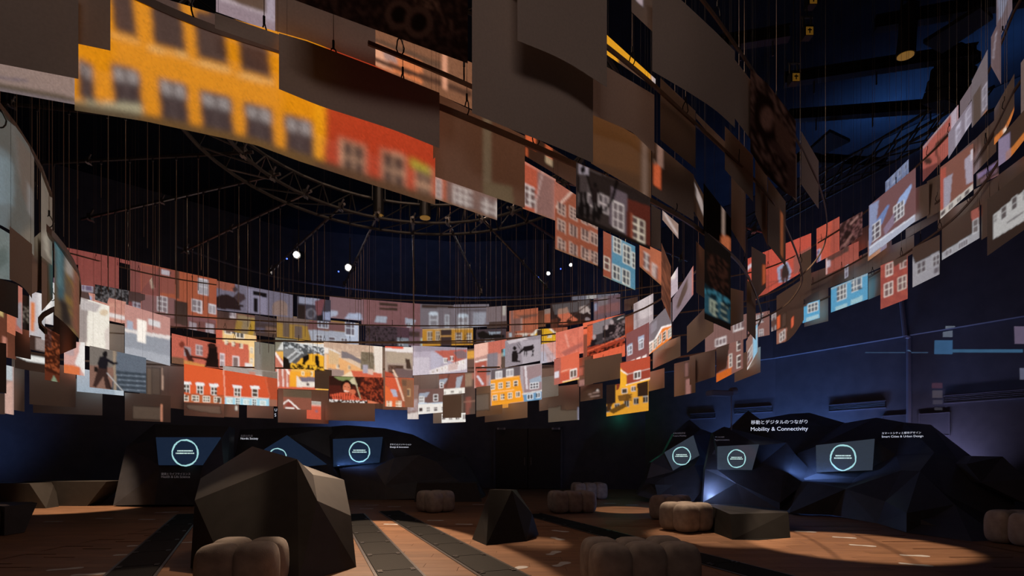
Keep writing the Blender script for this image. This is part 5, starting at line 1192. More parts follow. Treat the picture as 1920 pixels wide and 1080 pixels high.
S('LB', 80, 112, 520, 536, 606, 612, 'bright white drape behind left hoop end', [('b', 'c6c8c8'), ('p', 'a8a8ac', 80, 600, 112, 585, 112, 615, 80, 615), ('l', 96, 530, 97, 606, 3, 'aab0b4')], off=0.03, blur=2)
S('LB', -20, 34, 516, 534, 575, 597, off=-0.1)
S('LB', -16, 30, 570, 600, 664, 674, 'salmon brown sheet at left edge', [('b', '5c3426'), ('r', 5, 632, 12, 668, 'b87a68'), ('r', -16, 560, 6, 590, 'b8a06a')], off=0.02)
S('LB', 13, 29, 572, 578, 622, 630, 'bright salmon narrow sheet near left edge', [('b', 'b8694e')], off=-0.04)
S('LB', 29, 42, 532, 540, 620, 627, 'pink strip sheet near left edge', [('b', 'a8665a'), ('p', '8a8488', 30, 570, 42, 566, 42, 620, 32, 610)], off=-0.06)
S('LB', 41, 55, 552, 556, 617, 620, 'narrow black printed sheet near left edge', [('b', '100c0a'), ('k', 42, 575, 54, 605, '6a6458', '14100d', 3)], off=-0.05)
S('LB', 56, 86, 628, 634, 655, 662, 'brown sheet with pale square above red print', [('b', '3a2822'), ('r', 67, 634, 86, 658, '8a7c78')], off=0.0)
S('LB', 28, 58, 606, 612, 668, 674, off=0.01)
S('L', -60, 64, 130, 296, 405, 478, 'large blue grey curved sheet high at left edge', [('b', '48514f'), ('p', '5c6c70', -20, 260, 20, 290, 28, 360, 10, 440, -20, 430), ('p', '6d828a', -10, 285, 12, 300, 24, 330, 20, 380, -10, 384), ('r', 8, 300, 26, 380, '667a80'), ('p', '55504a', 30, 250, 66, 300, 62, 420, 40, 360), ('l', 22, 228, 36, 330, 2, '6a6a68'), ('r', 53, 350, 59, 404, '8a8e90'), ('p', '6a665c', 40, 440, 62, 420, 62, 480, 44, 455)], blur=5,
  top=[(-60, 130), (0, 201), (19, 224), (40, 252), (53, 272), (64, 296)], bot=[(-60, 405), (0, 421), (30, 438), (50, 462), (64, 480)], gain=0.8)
S('L', 77, 98, 316, 372, 480, 498, 'narrow pale sheet behind left carabiner', [('b', '5a564e'), ('p', '8a867a', 80, 440, 96, 430, 96, 490, 84, 470), ('r', 92, 340, 97, 480, '4a443c')], Dl=3.3, Dr=3.8, blur=3)
S('L', 18, 60, 424, 458, 526, 558, 'dark brown sheet below blue grey sheet at left', [('b', '16100c')], off=-0.04, bot=[(18, 524), (32, 530), (46, 540), (60, 560)])
S('L', -30, 24, 410, 442, 518, 526, 'pale blue grey sheet at left edge behind dark one', [('b', '606b6a'), ('p', '4f5a58', -5, 470, 12, 460, 14, 490, -5, 510)], off=0.02, blur=3)
S('L', 59, 79, 450, 432, 552, 541, off=0.1)
S('L', 78, 99, 446, 470, 584, 560, off=0.06)
def teal_print():
    return [('b', '5a4a38'), ('p', '2f5660', 100, 430, 122, 470, 120, 560, 108, 560), ('p', '4a7076', 106, 450, 114, 470, 116, 540, 108, 540), ('k', 120, 470, 146, 620, '7a6030', '5a4a3a', 9), ('p', '8f8a84', 124, 470, 138, 494, 136, 520, 122, 510), ('p', '7a4a3a', 138, 500, 148, 515, 148, 632, 136, 610), ('p', '2a2422', 112, 560, 126, 570, 134, 612, 116, 606)]
S('L', 102, 149, 440, 520, 598, 634, 'teal and ochre abstract printed sheet curling at left hoop', teal_print(), blur=3, top=[(102, 440), (118, 462), (134, 488), (149, 522)], bot=[(102, 590), (122, 606), (149, 636)], gain=0.8)
S('LB', 100, 143, 574, 592, 670, 652, off=-0.08)
S('LB', 84, 112, 612, 628, 712, 717, 'dark red and orange textured print hanging at left', [('b', '5a2a1a'), ('k', 84, 600, 114, 700, '8a4426', '3a1a10', 5), ('p', '7a8a70', 95, 717, 101, 703, 108, 717), ('k', 84, 610, 96, 650, '5a3a34', '3a1c14', 4)], off=-0.14, cell=1.3)

# ------------------------------------------------ outer ring, far side (dim)
S('O', 104, 223, 460, 484, 528, 543, 'plain dusty red tile picture at far left of outer ring', [('b', '7d3c38'), ('k', 104, 455, 224, 548, '803e3a', '783835', 5)])
S('O', 244, 300, 488, 500, 546, 556, 'dusty red picture with pale slanted streak', [('b', '6e3a38'), ('p', 'a08a7a', 273, 495, 279, 497, 289, 541, 284, 541)])
S('O', 225, 246, 485, 490, 492, 497, 'thin dusty red strip between rails at far left', [('b', '7d3c38')], off=-0.01)
S('O', 100, 180, 520, 532, 556, 570, 'dark wall picture with two pale windows below red tile picture', [('b', '2c2224'), W(163, 540, 22, 14, 3, 1, 'b0aeb8', '54506a'), ('r', 100, 522, 112, 552, '6a5a6c')], off=0.01)
S('O', 178, 241, 533, 545, 562, 582, 'black and white printed photo of dense foliage', [('b', '202022'), ('k', 178, 530, 242, 586, '5c5c60', '141416', 4)], off=-0.01, cell=1.3)
S('O', 240, 272, 545, 552, 586, 596, 'dark reddish wall picture with pale window', [('b', '2a1c20'), W(258, 577, 18, 18, 2, 2, 'a8a4b0', '4a4250'), ('r', 240, 566, 248, 582, '6a3034')], off=0.0)
def red_windows():
    p = [('b', '93482f'), ('p', '6d4a4c', 265, 550, 330, 560, 330, 600, 265, 592), ('p', '7a4038', 265, 495, 328, 508, 328, 552, 265, 545), ('p', '5a3434', 265, 590, 405, 606, 405, 630, 265, 612), ('p', '6a4248', 350, 590, 405, 600, 405, 606, 350, 600)]
    p += [W(381, 538, 20, 30, 2, 2, 'c0bcc2', '8f8c92'), W(304, 570, 20, 30, 2, 3, 'c8c2c4', '6a6066'), W(369, 574, 19, 24, 2, 2, 'c8c4c8', '6e666c'), W(398, 580, 14, 18, 2, 1, 'c8c4c8', '8f888e'), ('r', 303, 506, 318, 516, 'a8a0a8'), W(361, 612, 14, 16, 1, 1, '8a8088', '8a8088'), W(393, 616, 16, 18, 1, 1, '9a9098', '9a9098'), ('p', '140e10', 327, 563, 352, 568, 352, 612, 327, 606), ('r', 330, 500, 336, 560, '4a2a20')]
    return p
S('O', 264, 407, 493, 524, 600, 627, 'red house picture with white windows, left part of outer ring', red_windows(), off=0.0, cell=1.3)
def cap_man():
    p = [('b', '625f70'), ('p', '8a4c3c', 405, 525, 440, 530, 440, 548, 405, 540), ('e', 421, 566, 20, 14, '221618'), ('p', '221618', 406, 560, 440, 556, 450, 570, 452, 582, 406, 578), ('p', '3a2c30', 438, 556, 446, 548, 458, 552, 461, 560, 450, 568, 442, 562), ('e', 441, 543, 4.5, 5, '3a3034'), ('l', 444, 572, 456, 574, 3, '241a1c'), ('p', '76748a', 462, 540, 500, 548, 500, 590, 462, 584), ('p', '0e0c10', 474, 545, 500, 550, 500, 558, 474, 553), ('p', '0e0c10', 475, 558, 484, 560, 484, 586, 475, 584), ('e', 525, 575, 14, 12, '7a6660'), ('p', '7a6660', 511, 575, 539, 575, 539, 592, 511, 590)]
    return p
S('O', 406, 549, 526, 553, 581, 596, 'printed photo of man in flat cap on lavender wall picture', cap_man(), off=-0.015, cell=1.3)
S('O', 404, 480, 582, 592, 622, 632, 'dim yellow house corner picture in outer ring lower row', [('b', '5c3a2e'), ('p', '7a6a4e', 446, 590, 480, 596, 480, 632, 440, 628), ('p', 'a07c1c', 470, 598, 480, 600, 474, 632, 464, 630), ('p', '8a6c28', 444, 600, 456, 602, 450, 630, 438, 628), ('p', '140f12', 406, 580, 430, 584, 430, 600, 406, 596), W(436, 588, 12, 16, 2, 1, 'b8b0b4', '6a6068')], off=0.01)
S('O', 478, 521, 590, 598, 628, 634, 'black gridded window sheet in outer ring lower row', [('b', '15131a'), ('r', 498, 614, 518, 624, '6a4e40'), ('l', 478, 602, 520, 608, 1.5, '3a3848'), ('l', 478, 614, 520, 620, 1.5, '3a3848'), ('r', 480, 616, 496, 622, '3a4058')], off=0.01)
def white_dormers():
    p = [('b', '7a5c28'), ('p', '5a4c48', 520, 590, 580, 598, 578, 612, 520, 604), ('p', '8a6a20', 520, 606, 578, 612, 580, 640, 520, 634), ('r', 530, 606, 542, 632, '4a4038'), ('r', 552, 612, 566, 634, '4a4240'), ('p', '5c3a40', 580, 600, 645, 606, 660, 622, 576, 618), ('p', '929aa8', 578, 618, 668, 624, 668, 648, 584, 640), ('p', 'a8b4c8', 650, 606, 672, 608, 672, 646, 650, 644)]
    for cx, cy, ww, hh in ((606, 608, 20, 15), (656, 615, 18, 30)): p.append(W(cx, cy, ww, hh, 3, 2, 'c4ccd8', '4c4c5c'))
    for cx, cy in ((598, 634), (623, 638), (645, 640)): p.append(W(cx, cy, 13, 12, 2, 2, 'b8c0cc', '42404c'))
    return p
S('O', 519, 673, 590, 606, 632, 648, 'yellow and white houses picture with dormers, middle of outer ring', white_dormers(), cell=1.2)
S('O', 557, 620, 555, 563, 597, 604, 'bluish printed photo of curled hands', [('b', '33323e'), ('p', '7a8298', 560, 556, 600, 560, 590, 572, 560, 568), ('e', 583, 588, 10, 10, '5a5a66'), ('e', 583, 588, 6, 7, '3a3a44'), ('p', '6a3c44', 590, 564, 610, 560, 602, 590, 594, 592), ('e', 602, 596, 8, 6, '14161c'), ('p', '201818', 558, 570, 572, 572, 572, 600, 558, 598), ('p', '7a88a8', 606, 585, 620, 585, 620, 600, 606, 600)], off=-0.015, cell=1.3)
S('O', 618, 682, 556, 563, 596, 602, 'dusty pink tile picture with pale blue dormer tops', [('b', '6c525a'), ('p', '98a0b4', 619, 582, 634, 583, 632, 592, 619, 594), ('p', '98a4bc', 655, 587, 677, 588, 680, 600, 645, 598)], off=-0.005)
S('O', 678, 792, 561, 570, 610, 617, 'dusty pink tiled roof picture with two pale dormers', [('b', '6c474d'), ('k', 678, 560, 792, 618, '6f4a50', '684449', 4), ('p', '8f97a6', 706, 592, 726, 594, 724, 606, 702, 604), ('p', '8f97a6', 760, 596, 780, 600, 774, 612, 760, 608), W(766, 609, 8, 8, 2, 1, 'b8c0c8', '4a4248'), ('p', '0f0c10', 711, 567, 745, 569, 745, 575, 711, 573), ('p', '0f0c10', 711, 576, 745, 578, 745, 583, 711, 581)], off=0.0, cell=1.3)
S('O', 685, 767, 608, 615, 646, 650, 'printed photo of tangled branches over white windows', [('b', '46303a'), ('p', '6a7480', 685, 628, 767, 634, 767, 650, 685, 647)] + [W(692 + i*19, 641 + i, 13, 10, 2, 2, 'a8b0b8', '2c2c34') for i in range(4)] + [('k', 685, 612, 745, 648, '1a1618', '3c3038', 3)], off=-0.01, cell=1.2)
S('O', 765, 796, 615, 617, 648, 650, 'dim pinkish wall strip left of dim yellow houses', [('b', '5a4450'), ('p', '121018', 765, 620, 787, 622, 787, 632, 765, 630), ('r', 788, 634, 796, 652, '9aa89a')], off=0.005)
S('O', 788, 851, 570, 572, 616, 617, 'grey wall picture with one large arched window', [('b', '5f5b64'), W(813, 600, 17, 26, 2, 2, 'b4b8c0', '6c6c74'), ('e', 813, 588, 9, 4, 'b0bcc8'), W(838, 602, 9, 24, 1, 3, 'a8b0b8', '66666e'), ('p', '0f0d12', 790, 571, 850, 572, 850, 578, 790, 577)], off=0.0)
S('O', 851, 917, 571, 570, 615, 612, 'grey wall picture with arched window left of plain grey sheet', [('b', '615e68'), W(868, 602, 18, 22, 2, 3, 'b8bcc4', '727078'), ('e', 868, 592, 10, 4, 'b0bcc8'), ('p', '858a96', 888, 586, 912, 585, 908, 612, 886, 614), ('l', 862, 582, 912, 581, 1.5, '2a282e')], off=0.0)
S('O', 792, 887, 617, 615, 649, 647, 'dim yellow house picture with three white windows', [('b', 'a9761c'), W(806, 630, 10, 18, 2, 3, 'b8b0a0', '5a4a40'), W(821, 630, 8, 18, 2, 3, 'b0a898', '5a4a40'), W(860, 632, 11, 18, 2, 3, 'c8c0b4', '5a4c44'), W(879, 633, 10, 18, 2, 3, 'c8c0b4', '5a4c44'), ('p', '100e18', 826, 618, 847, 618, 847, 650, 826, 650), ('l', 792, 617, 887, 616, 2, 'b8a080'), ('l', 826, 630, 846, 630, 2.5, 'b08040')], off=0.0, cell=1.2)
S('O', 912, 950, 576, 573, 604, 602, 'plain grey lavender sheet with pale corner strip', [('b', '665c61'), ('r', 942, 570, 948, 592, 'a8a49c')], off=-0.02)
S('O', 913, 951, 603, 601, 616, 614, off=0.0)
S('O', 893, 949, 618, 616, 643, 640, 'printed photo of dark animal back over small windows', [('b', '3c3238'), ('p', '12100f', 895, 624, 906, 620, 916, 626, 946, 628, 946, 634, 905, 635, 896, 632), W(918, 639, 16, 6, 4, 1, 'a8a4a0', '3a3438'), ('l', 900, 632, 906, 644, 2, '14100f'), ('p', '7a8a98', 916, 622, 940, 622, 936, 626, 918, 627)], off=-0.01, cell=1.2)
S('O', 955, 1009, 583, 577, 622, 617, 'orange tile picture with brown panel left of guitar photo', [('b', '9a5239'), ('p', '6a4a46', 957, 598, 978, 596, 978, 620, 957, 622), ('l', 978, 596, 978, 620, 2, 'a8928a'), ('p', '5a3c34', 962, 588, 975, 592, 1008, 588, 1008, 592, 980, 598), ('p', '6a4a46', 957, 582, 962, 582, 962, 600, 957, 600)], off=0.0)
def yellow_gable():
    return [('b', '8a4832'), ('p', 'd4a014', 1001, 630, 1010, 616, 1034, 616, 1046, 626, 1046, 652, 1001, 654), ('p', 'd8d0c0', 994, 629, 1008, 615, 1011, 617, 1000, 631), ('p', 'd8d0c0', 1032, 615, 1046, 627, 1043, 628, 1030, 618), W(1030, 630, 9, 6, 3, 1, 'e8e0d0', '5a4a30'), ('p', '1a1412', 1007, 618, 1016, 617, 1016, 646, 1007, 648), W(985, 630, 10, 5, 3, 1, 'c8c4c0', '5a4c48'), ('l', 965, 627, 1000, 625, 1.5, 'c8b8a8'), ('p', '6a4a44', 950, 622, 965, 620, 965, 650, 950, 652), W(957, 628, 5, 8, 1, 1, '98a8b0', '98a8b0')]
S('O', 948, 1064, 622, 613, 655, 645, 'dim yellow gable house with white roof edges, right part', yellow_gable(), off=0.005, cell=1.2)
def guitar():
    return [('b', '271b1a'), ('p', '4a4648', 1035, 572, 1105, 562, 1106, 582, 1040, 590), ('p', '8a6a5c', 1046, 580, 1064, 576, 1068, 590, 1046, 594), ('p', 'b05a40', 1046, 590, 1066, 586, 1084, 600, 1070, 608, 1048, 608, 1050, 600), ('e', 1067, 603, 5, 4, '2a1612'), ('e', 1049, 600, 3, 4, '271b1a'), ('p', '9a8e8a', 1086, 576, 1100, 572, 1107, 582, 1094, 588, 1086, 586), ('l', 1098, 576, 1106, 588, 2.5, 'a89c98'), ('l', 1064, 600, 1104, 570, 2, '3a2622'), ('p', '4a261c', 1033, 600, 1046, 596, 1046, 614, 1033, 616), ('p', '3a1a12', 1050, 610, 1107, 596, 1107, 606, 1050, 618), ('e', 1101, 599, 5, 4, '7a7074')]
S('O', 1032, 1108, 569, 560, 616, 604, 'printed photo of hands playing a guitar in outer ring', guitar(), off=-0.015, cell=1.1)
S('O', 1021, 1033, 580, 578, 608, 606, 'small orange strip left of guitar photo', [('b', '9a5238'), ('r', 1021, 574, 1033, 588, '7a6a64')], off=0.0)
S('O', 1008, 1023, 583, 581, 614, 612, off=0.02)
S('O', 1113, 1163, 560, 551, 604, 588, 'lavender and dull red wall picture right of guitar photo', [('b', '574650'), ('p', '6f4a4c', 1115, 574, 1163, 566, 1163, 582, 1115, 590), ('r', 1122, 555, 1140, 572, '6a6268'), ('r', 1114, 568, 1121, 582, '788098')], off=0.0)
S('O', 1072, 1160, 556, 550, 563, 557, 'thin pale strip along top rail of outer ring', [('b', '5a5c68'), ('r', 1100, 552, 1118, 562, '9a9898')], off=0.01)
S('O', 1170, 1196, 562, 556, 584, 578, off=0.02)

# ------------------------------------------------ outer ring, right side
def red_window_boy():
    p = [('b', 'b5483a'), ('p', '9a4034', 1400, 530, 1440, 515, 1440, 560, 1400, 580), ('p', '8f9ab4', 1457, 502, 1476, 490, 1484, 508, 1480, 528, 1460, 530), ('p', '6a3a3c', 1462, 505, 1474, 498, 1476, 520, 1464, 524), ('p', '1a1416', 1468, 498, 1475, 494, 1480, 510, 1478, 520, 1475, 540, 1472, 522, 1468, 540, 1465, 518), ('k', 1425, 545, 1495, 575, '2a2426', '6a4a4c', 4), ('l', 1437, 540, 1490, 510, 1.5, '4a2c28'), ('l', 1440, 530, 1490, 520, 1.2, '5a322c'), ('p', 'c8b8c0', 1400, 500, 1420, 486, 1420, 492, 1400, 508), ('p', '8a4a42', 1488, 480, 1520, 462, 1520, 500, 1488, 515), W(1516, 484, 7, 14, 2, 1, 'b8c4d8', '6a7890')]
    return p
S('O', 1402, 1521, 485, 437, 572, 500, 'glowing red wall picture with boy silhouette right of bend', red_window_boy(), cell=1.4)
S('O', 1531, 1574, 429, 406, 493, 470, 'red tile picture with small window on outer ring', [('b', 'b04c3a'), ('p', '9a463a', 1560, 412, 1574, 406, 1574, 470, 1556, 478), W(1535, 480, 7, 24, 1, 3, 'a8b0cc', '5a5a74'), ('l', 1531, 452, 1574, 430, 1.5, '6a3028')])
S('O', 1575, 1617, 420, 396, 471, 440, 'dark printed photo of gripping hand on outer ring', [('b', '4a2c2c'), ('k', 1575, 396, 1617, 470, '6a4444', '2a1818', 4), ('e', 1590, 440, 7, 9, '1f1212'), ('l', 1583, 460, 1597, 440, 4, '7a5550'), ('l', 1595, 420, 1608, 406, 3, '8a6660')], off=-0.02)
S('O', 1548, 1610, 480, 452, 516, 487, 'dull red strip with white corner below gripping hand photo', [('b', '8f463c'), ('p', 'b0a4b0', 1548, 490, 1557, 486, 1557, 500, 1550, 502), ('p', '3c2c2a', 1548, 470, 1592, 450, 1592, 470, 1560, 488, 1548, 488), ('l', 1549, 486, 1549, 514, 1.6, 'd8c8c8')], off=0.01)
def two_dormers():
    p = [('b', '654448'), ('p', '7c88aa', 1630, 385, 1648, 375, 1640, 440, 1628, 470), ('p', '5f78a8', 1640, 418, 1664, 384, 1668, 384, 1654, 420, 1640, 430), ('p', '88a0cc', 1686, 372, 1708, 345, 1710, 350, 1696, 384, 1676, 396), ('p', 'a0a6b8', 1630, 462, 1716, 402, 1717, 416, 1628, 482), W(1643, 432, 16, 32, 3, 3, 'dcdce0', '4a4650'), W(1685, 396, 20, 30, 3, 3, 'e0e0e4', '4a4650'), ('l', 1631, 464, 1715, 404, 2.5, 'c8ccd8'), ('p', '7a6a80', 1656, 430, 1676, 400, 1676, 420, 1660, 440)]
    return p
S('O', 1629, 1717, 386, 314, 482, 414, 'purple roof picture with two blue white dormers on outer ring', two_dormers(), off=-0.02, cell=1.4)
S('O', 1627, 1663, 452, 430, 490, 464, 'small peach strip below two dormers picture', [('b', '6a4a44'), ('p', '9a6a4a', 1628, 480, 1655, 462, 1655, 474, 1628, 492), ('p', '6a6078', 1650, 448, 1663, 440, 1663, 466, 1650, 474)], off=-0.005)
S('O', 1660, 1704, 341, 298, 364, 326, 'blue grey strip with small windows above dormers picture', [('b', '606f90')] + [W(1665 + i*11, 346 - i*11, 6, 14, 2, 1, '8f9cb8', '3c4258') for i in range(4)], off=0.0)
S('O', 1730, 1797, 275, 196, 340, 262, 'salmon picture with dark curling branches on outer ring', [('b', '9a4e46'), ('l', 1732, 300, 1780, 245, 5, '6a3c38'), ('l', 1755, 290, 1756, 270, 4, '2a1412'), ('l', 1756, 270, 1775, 255, 5, '2a1412'), ('l', 1756, 290, 1762, 300, 3, '2a1412'), ('e', 1740, 302, 8, 6, '2a1412'), ('p', '5c2a2a', 1729, 318, 1772, 298, 1770, 306, 1729, 344), ('p', 'a89aa8', 1782, 212, 1797, 196, 1797, 230, 1784, 250), ('l', 1731, 277, 1790, 205, 3, '8f8088')], off=0.0, bot=[(1730, 341), (1778, 290), (1797, 262)])
S('O', 1778, 1824, 250, 186, 298, 226, 'grey lavender picture with white windows high on outer ring', [('b', '7a7280'), W(1797, 252, 10, 38, 2, 2, 'b8b4c4', '8a8494'), W(1815, 222, 10, 34, 2, 2, 'b8b4c4', '8a8494'), ('l', 1792, 244, 1800, 234, 3, 'b0acc0')], off=-0.03)
def cornice():
    p = [('b', '70453c'), ('p', '9a463a', 1763, 318, 1774, 312, 1774, 400, 1763, 408), ('p', '8f8a98', 1770, 335, 1786, 325, 1780, 390, 1770, 390), ('p', '9890a0', 1808, 300, 1824, 284, 1824, 340, 1812, 346), ('p', 'b4aea8', 1763, 396, 1825, 344, 1825, 358, 1763, 411)]
    for i in range(4): p.append(W(1768 + i*15, 399 - i*12.6, 9, 11, 2, 1, 'b8b4b0', '4a4446'))
    return p + [('r', 1820, 280, 1824, 300, 'c0b8c0')]
S('O', 1763, 1825, 314, 268, 411, 355, 'red brick picture with white window cornice on outer ring', cornice(), off=-0.02, cell=1.4)
S('O', 1700, 1742, 360, 342, 425, 402, off=-0.01)
S('O', 1738, 1764, 340, 326, 410, 395, off=0.0)
S('O', 1698, 1765, 430, 395, 448, 408, off=0.02)
S('O', 1773, 1826, 308, 262, 330, 285, off=0.01)
S('O', 1825, 1868, 264, 222, 328, 284, off=0.01)
S('O', 1864, 1902, 205, 138, 272, 206, 'brown sheet with orange lower edge near right frame', [('p', 'b8672c', 1864, 258, 1884, 238, 1902, 200, 1902, 212, 1886, 246, 1864, 274), ('p', 'd8c8b8', 1880, 244, 1886, 238, 1888, 244, 1882, 250)], bot=[(1864, 272), (1884, 250), (1895, 228), (1902, 206)])
S('O', 1872, 1930, 262, 195, 312, 262, 'lavender sheet with orange lower edge touching right frame', [('p', '7a6e88', 1872, 262, 1894, 248, 1894, 300, 1872, 314), ('p', 'b06428', 1893, 282, 1930, 236, 1930, 256, 1893, 304), ('p', '8a6a6a', 1886, 286, 1896, 276, 1896, 304, 1886, 308)], off=-0.03, bot=[(1872, 312), (1894, 296), (1910, 276), (1930, 250)])
S('O', 1831, 1873, 326, 298, 350, 328, 'purple strip of small pieces on outer ring right', [('b', '1a1214'), ('p', '6a5a80', 1832, 328, 1872, 302, 1872, 308, 1834, 336), ('p', '5a4450', 1838, 336, 1870, 314, 1870, 322, 1838, 344), ('p', '6a484c', 1858, 334, 1873, 326, 1873, 330, 1860, 346)], off=0.01)
def white_facade():
    return [('b', '1c1512'), ('p', 'a8a7a6', 1862, 403, 1930, 350, 1930, 408, 1862, 449), W(1866, 410, 6, 16, 2, 2, 'a8a8a8', '4a4648'), W(1882, 398, 12, 24, 2, 2, 'a8a8a8', '4a4648'), W(1902, 381, 12, 24, 2, 2, 'a8a8a8', '4a4648'), W(1921, 366, 8, 20, 2, 2, 'a8a8a8', '4a4648'), ('l', 1888, 418, 1918, 398, 3, '6a686a')]
S('O', 1851, 1930, 374, 312, 480, 424, 'white facade picture with dark windows at right frame edge', white_facade(), off=-0.03, cell=1.5)
S('O', 1766, 1837, 426, 386, 488, 446, 'white window strip under brown sheet on outer ring right', [('p', '8f9096', 1766, 474, 1822, 438, 1837, 420, 1837, 448, 1766, 490), ('p', '8a4a42', 1820, 396, 1835, 388, 1837, 408, 1822, 416), W(1777, 474, 15, 12, 4, 1, 'a8a8b0', '4a464c'), W(1806, 457, 18, 14, 4, 1, 'a8a8b0', '4a464c'), W(1829, 424, 11, 26, 2, 2, 'b0b0b4', '5a5658')], cell=1.4)
S('O', 1711, 1762, 465, 440, 539, 514, 'grey weathered wall picture with two dark windows', [('p', '8c8b92', 1711, 482, 1716, 494, 1762, 470, 1762, 516, 1711, 541), W(1727, 502, 18, 22, 2, 2, 'a0a0a4', '47434a'), W(1755, 488, 14, 20, 2, 2, 'a0a0a4', '47434a'), ('r', 1751, 502, 1759, 512, '55525a')], off=-0.005)
S('O', 1651, 1702, 498, 477, 580, 560, 'dull red house picture with four white windows', [('b', '93403a'), ('k', 1651, 470, 1702, 585, '98453a', '8a3c36', 8), W(1667, 505, 14, 24, 2, 2, 'd0c0b8', '6a4a48'), W(1694, 496, 13, 14, 2, 1, 'c8b8b0', '6a4a48'), W(1666, 542, 18, 26, 2, 2, 'e0d4cc', '6a5050'), W(1692, 530, 17, 26, 2, 2, 'd0c4b8', '6a5050'), ('p', '3a2a24', 1673, 484, 1702, 472, 1702, 486, 1676, 500)], off=-0.01, cell=1.4)
S('O', 1628, 1652, 514, 504, 562, 552, off=0.01)
S('O', 1558, 1627, 540, 512, 586, 561, 'sky blue house picture with two white windows, outer ring', [('b', '4a93b8'), W(1578, 548, 19, 30, 3, 3, 'dcdcd8', '4a5058'), W(1606, 532, 20, 26, 4, 3, 'dcdcd8', '506070'), ('l', 1598, 546, 1616, 540, 2, '303840'), ('r', 1567, 572, 1588, 582, '90b8c4'), ('r', 1595, 558, 1617, 568, '90b8c4'), ('l', 1558, 542, 1627, 514, 3, '8fa0a8')], off=-0.01, cell=1.3)
S('O', 1505, 1537, 572, 562, 606, 596, 'small sky blue house picture with one window, outer ring', [('b', '4a98c0'), W(1524, 576, 19, 17, 3, 2, 'dcdcd8', '48525c'), ('r', 1512, 592, 1535, 600, '98bcc8'), ('p', '3c2c28', 1505, 562, 1520, 562, 1512, 574, 1505, 576)], off=-0.02, cell=1.2)
S('O', 1508, 1553, 556, 540, 613, 602)
S('O', 1402, 1443, 592, 582, 636, 628, 'pinkish house picture with two windows right of bend', [('b', '75504c'), W(1425, 597, 14, 16, 3, 2, 'd0c8c8', '584a50'), W(1427, 624, 8, 14, 2, 2, 'c8c0c0', '584a50')], off=-0.02, cell=1.2)
S('O', 1446, 1457, 588, 582, 622, 618, 'thin dim window strip right of bend', [('b', '4a3430'), W(1451, 594, 8, 12, 2, 2, 'b8b0b0', '504448'), W(1451, 616, 8, 8, 2, 1, 'b8b0b0', '504448')], off=-0.03)
S('O', 1456, 1507, 555, 522, 645, 600, 'brown sheet with small glowing orange windows right of bend', [('r', 1457, 592, 1463, 616, 'c8532c'), ('r', 1466, 588, 1474, 612, '3a2a24'), ('p', 'c8583a', 1483, 598, 1488, 592, 1488, 610, 1484, 616), ('p', '8a5a4c', 1456, 620, 1476, 614, 1474, 640, 1456, 646), W(1467, 630, 10, 18, 2, 2, 'd8d0cc', '5a4a48')], off=-0.05, cell=1.2, bot=[(1456, 646), (1476, 640), (1490, 626), (1507, 600)])
S('O', 1500, 1521, 478, 466, 566, 552, off=-0.08)
S('O', 1520, 1602, 512, 482, 552, 522, off=0.02)
S('O', 1600, 1672, 486, 450, 524, 492, off=0.02)
S('O', 1668, 1714, 462, 440, 500, 474, off=0.02)
S('O', 1596, 1632, 440, 420, 480, 460, off=0.03)
S('O', 1583, 1592, 500, 494, 524, 518, 'tiny pale window strip above sky blue house', [W(1587, 508, 7, 24, 2, 2, 'b0b0c0', '5a5664')], off=0.0)
S('O', 1758, 1836, 408, 360, 432, 386, off=0.02)
S('O', 1826, 1872, 356, 330, 392, 364, off=0.02)
S('O', 1870, 1930, 330, 285, 362, 316, off=0.02)
S('O', 1840, 1856, 380, 372, 450, 440, off=0.01)
S('O', 1868, 1898, -70, -110, 88, 18, 'long blue lavender sheet hanging at top right', [('b', '5f545c'), ('p', '74788c', 1870, -60, 1892, -80, 1890, 0, 1872, 50)], off=0.02)
S('O', 1858, 1877, 70, 30, 124, 158, 'dusky pink sheet tip at top right', [('b', '54454a'), ('l', 1868, 60, 1862, 110, 2, '8a8490')], off=-0.03)
S('O', 1822, 1852, 152, 92, 240, 206, 'grey sheet with blurred white window at top right', [('b', '5f585e'), W(1846, 182, 9, 44, 2, 2, '9a96a4', '6e6a76'), ('r', 1824, 170, 1839, 250, '443a36'), ('p', 'a0603a', 1832, 236, 1850, 204, 1851, 212, 1834, 242)], off=-0.05)
S('O', 1914, 1935, 118, 90, 240, 215, 'grey sheet strip at right frame edge', [('b', '5a4c4a'), ('p', 'b06a34', 1914, 230, 1935, 205, 1935, 220, 1914, 244)], off=-0.03)
S('O', 1800, 1826, 190, 150, 222, 180, 'narrow lavender strip on top rail at right', [('b', '62585f')], off=0.0)

# ------------------------------------------------ labels: every blank sheet by its place among the blanks of its ring
ORD = ['first', 'second', 'third', 'fourth', 'fifth', 'sixth', 'seventh', 'eighth', 'ninth', 'tenth', 'eleventh', 'twelfth', 'thirteenth', 'fourteenth', 'fifteenth',
       'sixteenth', 'seventeenth', 'eighteenth', 'nineteenth', 'twentieth', 'twenty-first', 'twenty-second', 'twenty-third', 'twenty-fourth', 'twenty-fifth',
       'twenty-sixth', 'twenty-seventh', 'twenty-eighth', 'twenty-ninth', 'thirtieth', 'thirty-first', 'thirty-second', 'thirty-third', 'thirty-fourth']
blanks = {}
for o, b, cx, cy, lab, cat in SHEETS:
    if lab is None:
        blanks.setdefault(b, []).append((cx, o))
    else:
        tag(o, lab, cat, 'paper sheets of the ' + b)
for b, lst in blanks.items():
    lst.sort(key=lambda t: t[0])
    for i, (cx, o) in enumerate(lst):
        tag(o, 'plain brown paper sheet, %s blank one from the left in the %s' % (ORD[i], b), 'paper sheet', 'paper sheets of the ' + b)

